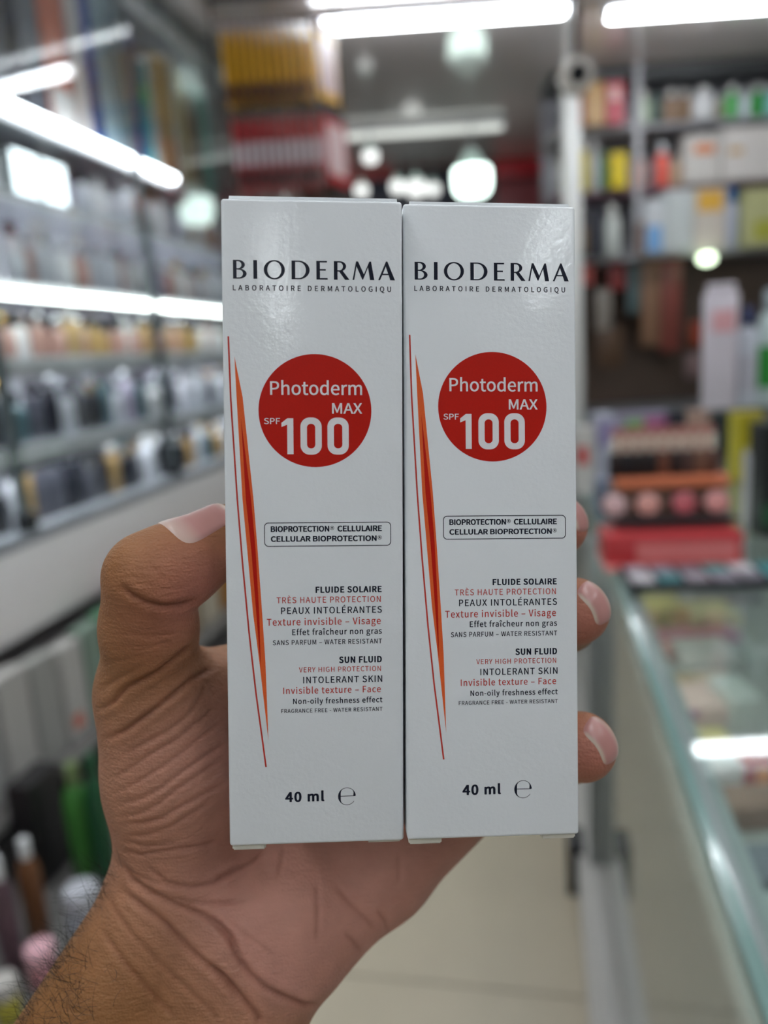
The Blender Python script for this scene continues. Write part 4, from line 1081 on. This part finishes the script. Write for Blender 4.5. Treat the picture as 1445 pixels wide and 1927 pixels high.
b.inputs['Roughness'].default_value = .55
b.inputs['Specular IOR Level'].default_value = .35
b.inputs['Subsurface Weight'].default_value = .12
b.inputs['Subsurface Radius'].default_value = (.003, .0012, .0006)
b.inputs['Subsurface Scale'].default_value = .6
mp = nt.nodes.new('ShaderNodeMapping'); mp.inputs['Rotation'].default_value = (0, 0, math.radians(38)); mp.inputs['Scale'].default_value = (260, 1100, 500)
nz2 = nt.nodes.new('ShaderNodeTexNoise'); nz2.inputs['Scale'].default_value = 1.0; nz2.inputs['Detail'].default_value = 3
vo = nt.nodes.new('ShaderNodeTexVoronoi'); vo.inputs['Scale'].default_value = 1500
nt.links.new(tc.outputs['Object'], mp.inputs['Vector']); nt.links.new(mp.outputs[0], nz2.inputs['Vector']); nt.links.new(tc.outputs['Object'], vo.inputs['Vector'])
sm = nt.nodes.new('ShaderNodeMath'); sm.operation = 'MULTIPLY_ADD'; sm.inputs[1].default_value = .35
nt.links.new(vo.outputs['Distance'], sm.inputs[0]); nt.links.new(nz2.outputs['Fac'], sm.inputs[2])
bp = nt.nodes.new('ShaderNodeBump'); bp.inputs['Strength'].default_value = .7; bp.inputs['Distance'].default_value = .0005
nt.links.new(sm.outputs[0], bp.inputs['Height']); nt.links.new(bp.outputs['Normal'], b.inputs['Normal'])

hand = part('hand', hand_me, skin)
hand.matrix_world = CAMM
tag(hand, 'bare left hand and hairy wrist holding up two white cartons, thumb on the left', 'hand')

# finger nails
nail_m = bpy.data.materials.new('nail'); nail_m.use_nodes = True
nb = nail_m.node_tree.nodes['Principled BSDF']
nb.inputs['Base Color'].default_value = (*c8(214, 168, 158), 1); nb.inputs['Roughness'].default_value = .3
nb.inputs['Subsurface Weight'].default_value = .1; nb.inputs['Subsurface Radius'].default_value = (.002, .001, .0006); nb.inputs['Subsurface Scale'].default_value = .5
tcn = nail_m.node_tree.nodes.new('ShaderNodeTexCoord'); nzn = nail_m.node_tree.nodes.new('ShaderNodeTexNoise'); nzn.inputs['Scale'].default_value = 130
mxn = nail_m.node_tree.nodes.new('ShaderNodeMix'); mxn.data_type = 'RGBA'; mxn.blend_type = 'MULTIPLY'; mxn.inputs['B'].default_value = (.84, .80, .79, 1)
ncl = nail_m.node_tree.nodes.new('ShaderNodeVertexColor'); ncl.layer_name = 'nailc'
nail_m.node_tree.links.new(ncl.outputs['Color'], mxn.inputs['A'])
nail_m.node_tree.links.new(tcn.outputs['Object'], nzn.inputs['Vector']); nail_m.node_tree.links.new(nzn.outputs['Fac'], mxn.inputs['Factor']); nail_m.node_tree.links.new(mxn.outputs['Result'], nb.inputs['Base Color'])
def nail(center, normal, along, half, l0, l1, r=9.0):
    """plate wrapped on a finger end: axis point (mm), outward normal, direction to the tip,
    half width (degrees round the finger), start and end along the finger (mm)"""
    n_ = np.array(normal, float); n_ /= np.linalg.norm(n_)
    al = np.array(along, float); al -= n_ * (al @ n_); al /= np.linalg.norm(al)
    sd = np.cross(n_, al)
    N = 17
    g = np.linspace(-1, 1, N)
    U, W2 = np.meshgrid(g, g, indexing='ij')
    e = 5.0
    s = np.maximum(np.abs(U), np.abs(W2)) / np.maximum((np.abs(U) ** e + np.abs(W2) ** e) ** (1 / e), 1e-6)
    ll = (l0 + l1) / 2 + U * s * (l1 - l0) / 2
    th = np.radians(half) * W2 * s
    rad = np.cos(th)[..., None] * n_ + np.sin(th)[..., None] * sd
    org = np.array(center)[None, None] + ll[..., None] * al
    t = np.full((N, N), r + 4.0)
    for _ in range(70): t = np.maximum(t - sdf(org + rad * t[..., None]) * .7, 1.5)
    m2 = np.maximum(np.abs(U), np.abs(W2))
    lift = .26 - .75 * np.clip((m2 - .84) / .16, 0, 1) ** 2
    surf = org + rad * (t + lift)[..., None]
    fs = [(i * N + j, (i + 1) * N + j, (i + 1) * N + j + 1, i * N + j + 1) for i in range(N - 1) for j in range(N - 1)]
    me = bpy.data.meshes.new('nail'); me.from_pydata((surf.reshape(-1, 3) / 1000).tolist(), [], fs); me.update()
    for p in me.polygons: p.use_smooth = True
    ca = me.color_attributes.new('nailc', 'FLOAT_COLOR', 'POINT')
    u_ = (U * s).ravel(); k1 = np.clip((-u_ - .25) / .5, 0, 1)[:, None]; k2 = np.clip((u_ - .72) / .15, 0, 1)[:, None]
    cc0 = np.array(c8(194, 142, 136)) * (1 - k1) + np.array(c8(212, 184, 172)) * k1
    cc0 = cc0 * (1 - k2) + np.array(c8(222, 206, 190)) * k2
    ca.data.foreach_set('color', np.concatenate([cc0, np.ones((len(cc0), 1))], 1).astype(np.float32).ravel())
    return part('fingernail', me, nail_m, hand)
nail(Hp(345, 1058, 185), (-.30, .80, .52), Hp(418, 1016, 190) - Hp(330, 1066, 184), 54, -.5, 16.0)
for tip, nn in (((1083, 1150, 200), (.60, .44, .66)), ((1094, 1405, 198), (.60, .48, .64)), ((1046, 990, 213), (.62, .52, .50))):
    nail(Hp(*tip), nn, (-.68, -.36, .64), 44, -3.6, 5.2)

# arm hair on the wrist
rng = np.random.default_rng(3)
cand = []
for _ in range(300):
    u = rng.random()
    if u < .62: cand.append((rng.uniform(0, 175), rng.uniform(1790, 1960)))
    elif u < .9:
        s = rng.random(); cand.append((205 - 170 * s + rng.uniform(0, 25), 1650 + 270 * s))
    else: cand.append((rng.uniform(120, 230), rng.uniform(1790, 1930)))
for s in np.linspace(0, 1, 26):        # along the silhouette
    for dx in (6, 12, 18): cand.append((212 - 180 * s + dx, 1632 + 295 * s))
PR_ARM = [p for p in PR if p[0][1] < -80 or p[2][1] < -80]
def sdf_arm(P_):
    d = np.full(P_.shape[:-1], 1e3)
    for p in PR_ARM: d = smin(d, sd_prim(P_, p), p[4])
    return d
rd = np.array([Hp(px, py, 1.0) for px, py in cand]); rd /= np.linalg.norm(rd, axis=1, keepdims=True)
tt = np.full(len(rd), 150.0)
for _ in range(60): tt = np.minimum(tt + sdf_arm(rd * tt[:, None]), 320)
R0 = (rd * tt[:, None])[np.abs(sdf_arm(rd * tt[:, None])) < .1]
NH = len(R0)
NN = np.stack([sdf_arm(R0 + e) - sdf_arm(R0 - e) for e in np.eye(3) * .5], 1); NN /= np.linalg.norm(NN, axis=1, keepdims=True)
unit = lambda v: v / np.linalg.norm(v, axis=1, keepdims=True)
LN = rng.uniform(5, 13, NH)[:, None]; THK = rng.uniform(.035, .06, NH)
DR = unit(NN * .55 + np.array([-.35, .45, .15]) + rng.normal(0, .45, (NH, 3)))
CU = rng.normal(0, 1, (NH, 3)); CU = unit(CU - DR * (CU * DR).sum(1, keepdims=True)); BE = rng.uniform(.1, .38, NH)[:, None]
cur = R0.copy(); PTS = [cur.copy()]
for i in range(7):
    DR = unit(DR + CU * BE * .6)
    cur = cur + DR * LN / 7
    dv = sdf_arm(cur)[:, None]
    cur = np.where(dv < .15, cur + NN * (.15 - dv), cur)
    PTS.append(cur.copy())
PTS = np.stack(PTS, 1)
hv, hf = [], []
for pts, th in zip(PTS, THK):
    off = len(hv)
    for i, q in enumerate(pts):
        rr = th * (1 - .7 * i / 7)
        a = np.array([1, 0, 0]) * rr; b2 = np.array([-.5, .86, 0]) * rr; c2 = np.array([-.5, -.5, .7]) * rr
        hv += [(q + a) / 1000, (q + b2) / 1000, (q + c2) / 1000]
    for i in range(7):
        for j in range(3):
            hf.append((off + i * 3 + j, off + i * 3 + (j + 1) % 3, off + i * 3 + 3 + (j + 1) % 3, off + i * 3 + 3 + j))
me = bpy.data.meshes.new('arm_hair'); me.from_pydata([tuple(v) for v in hv], [], hf); me.update()
hr = part('arm_hair', me, mat('hair', c8(30, 22, 18), .5), hand)
hr['kind'] = 'stuff'; hr['label'] = 'dark curly hairs on the wrist'
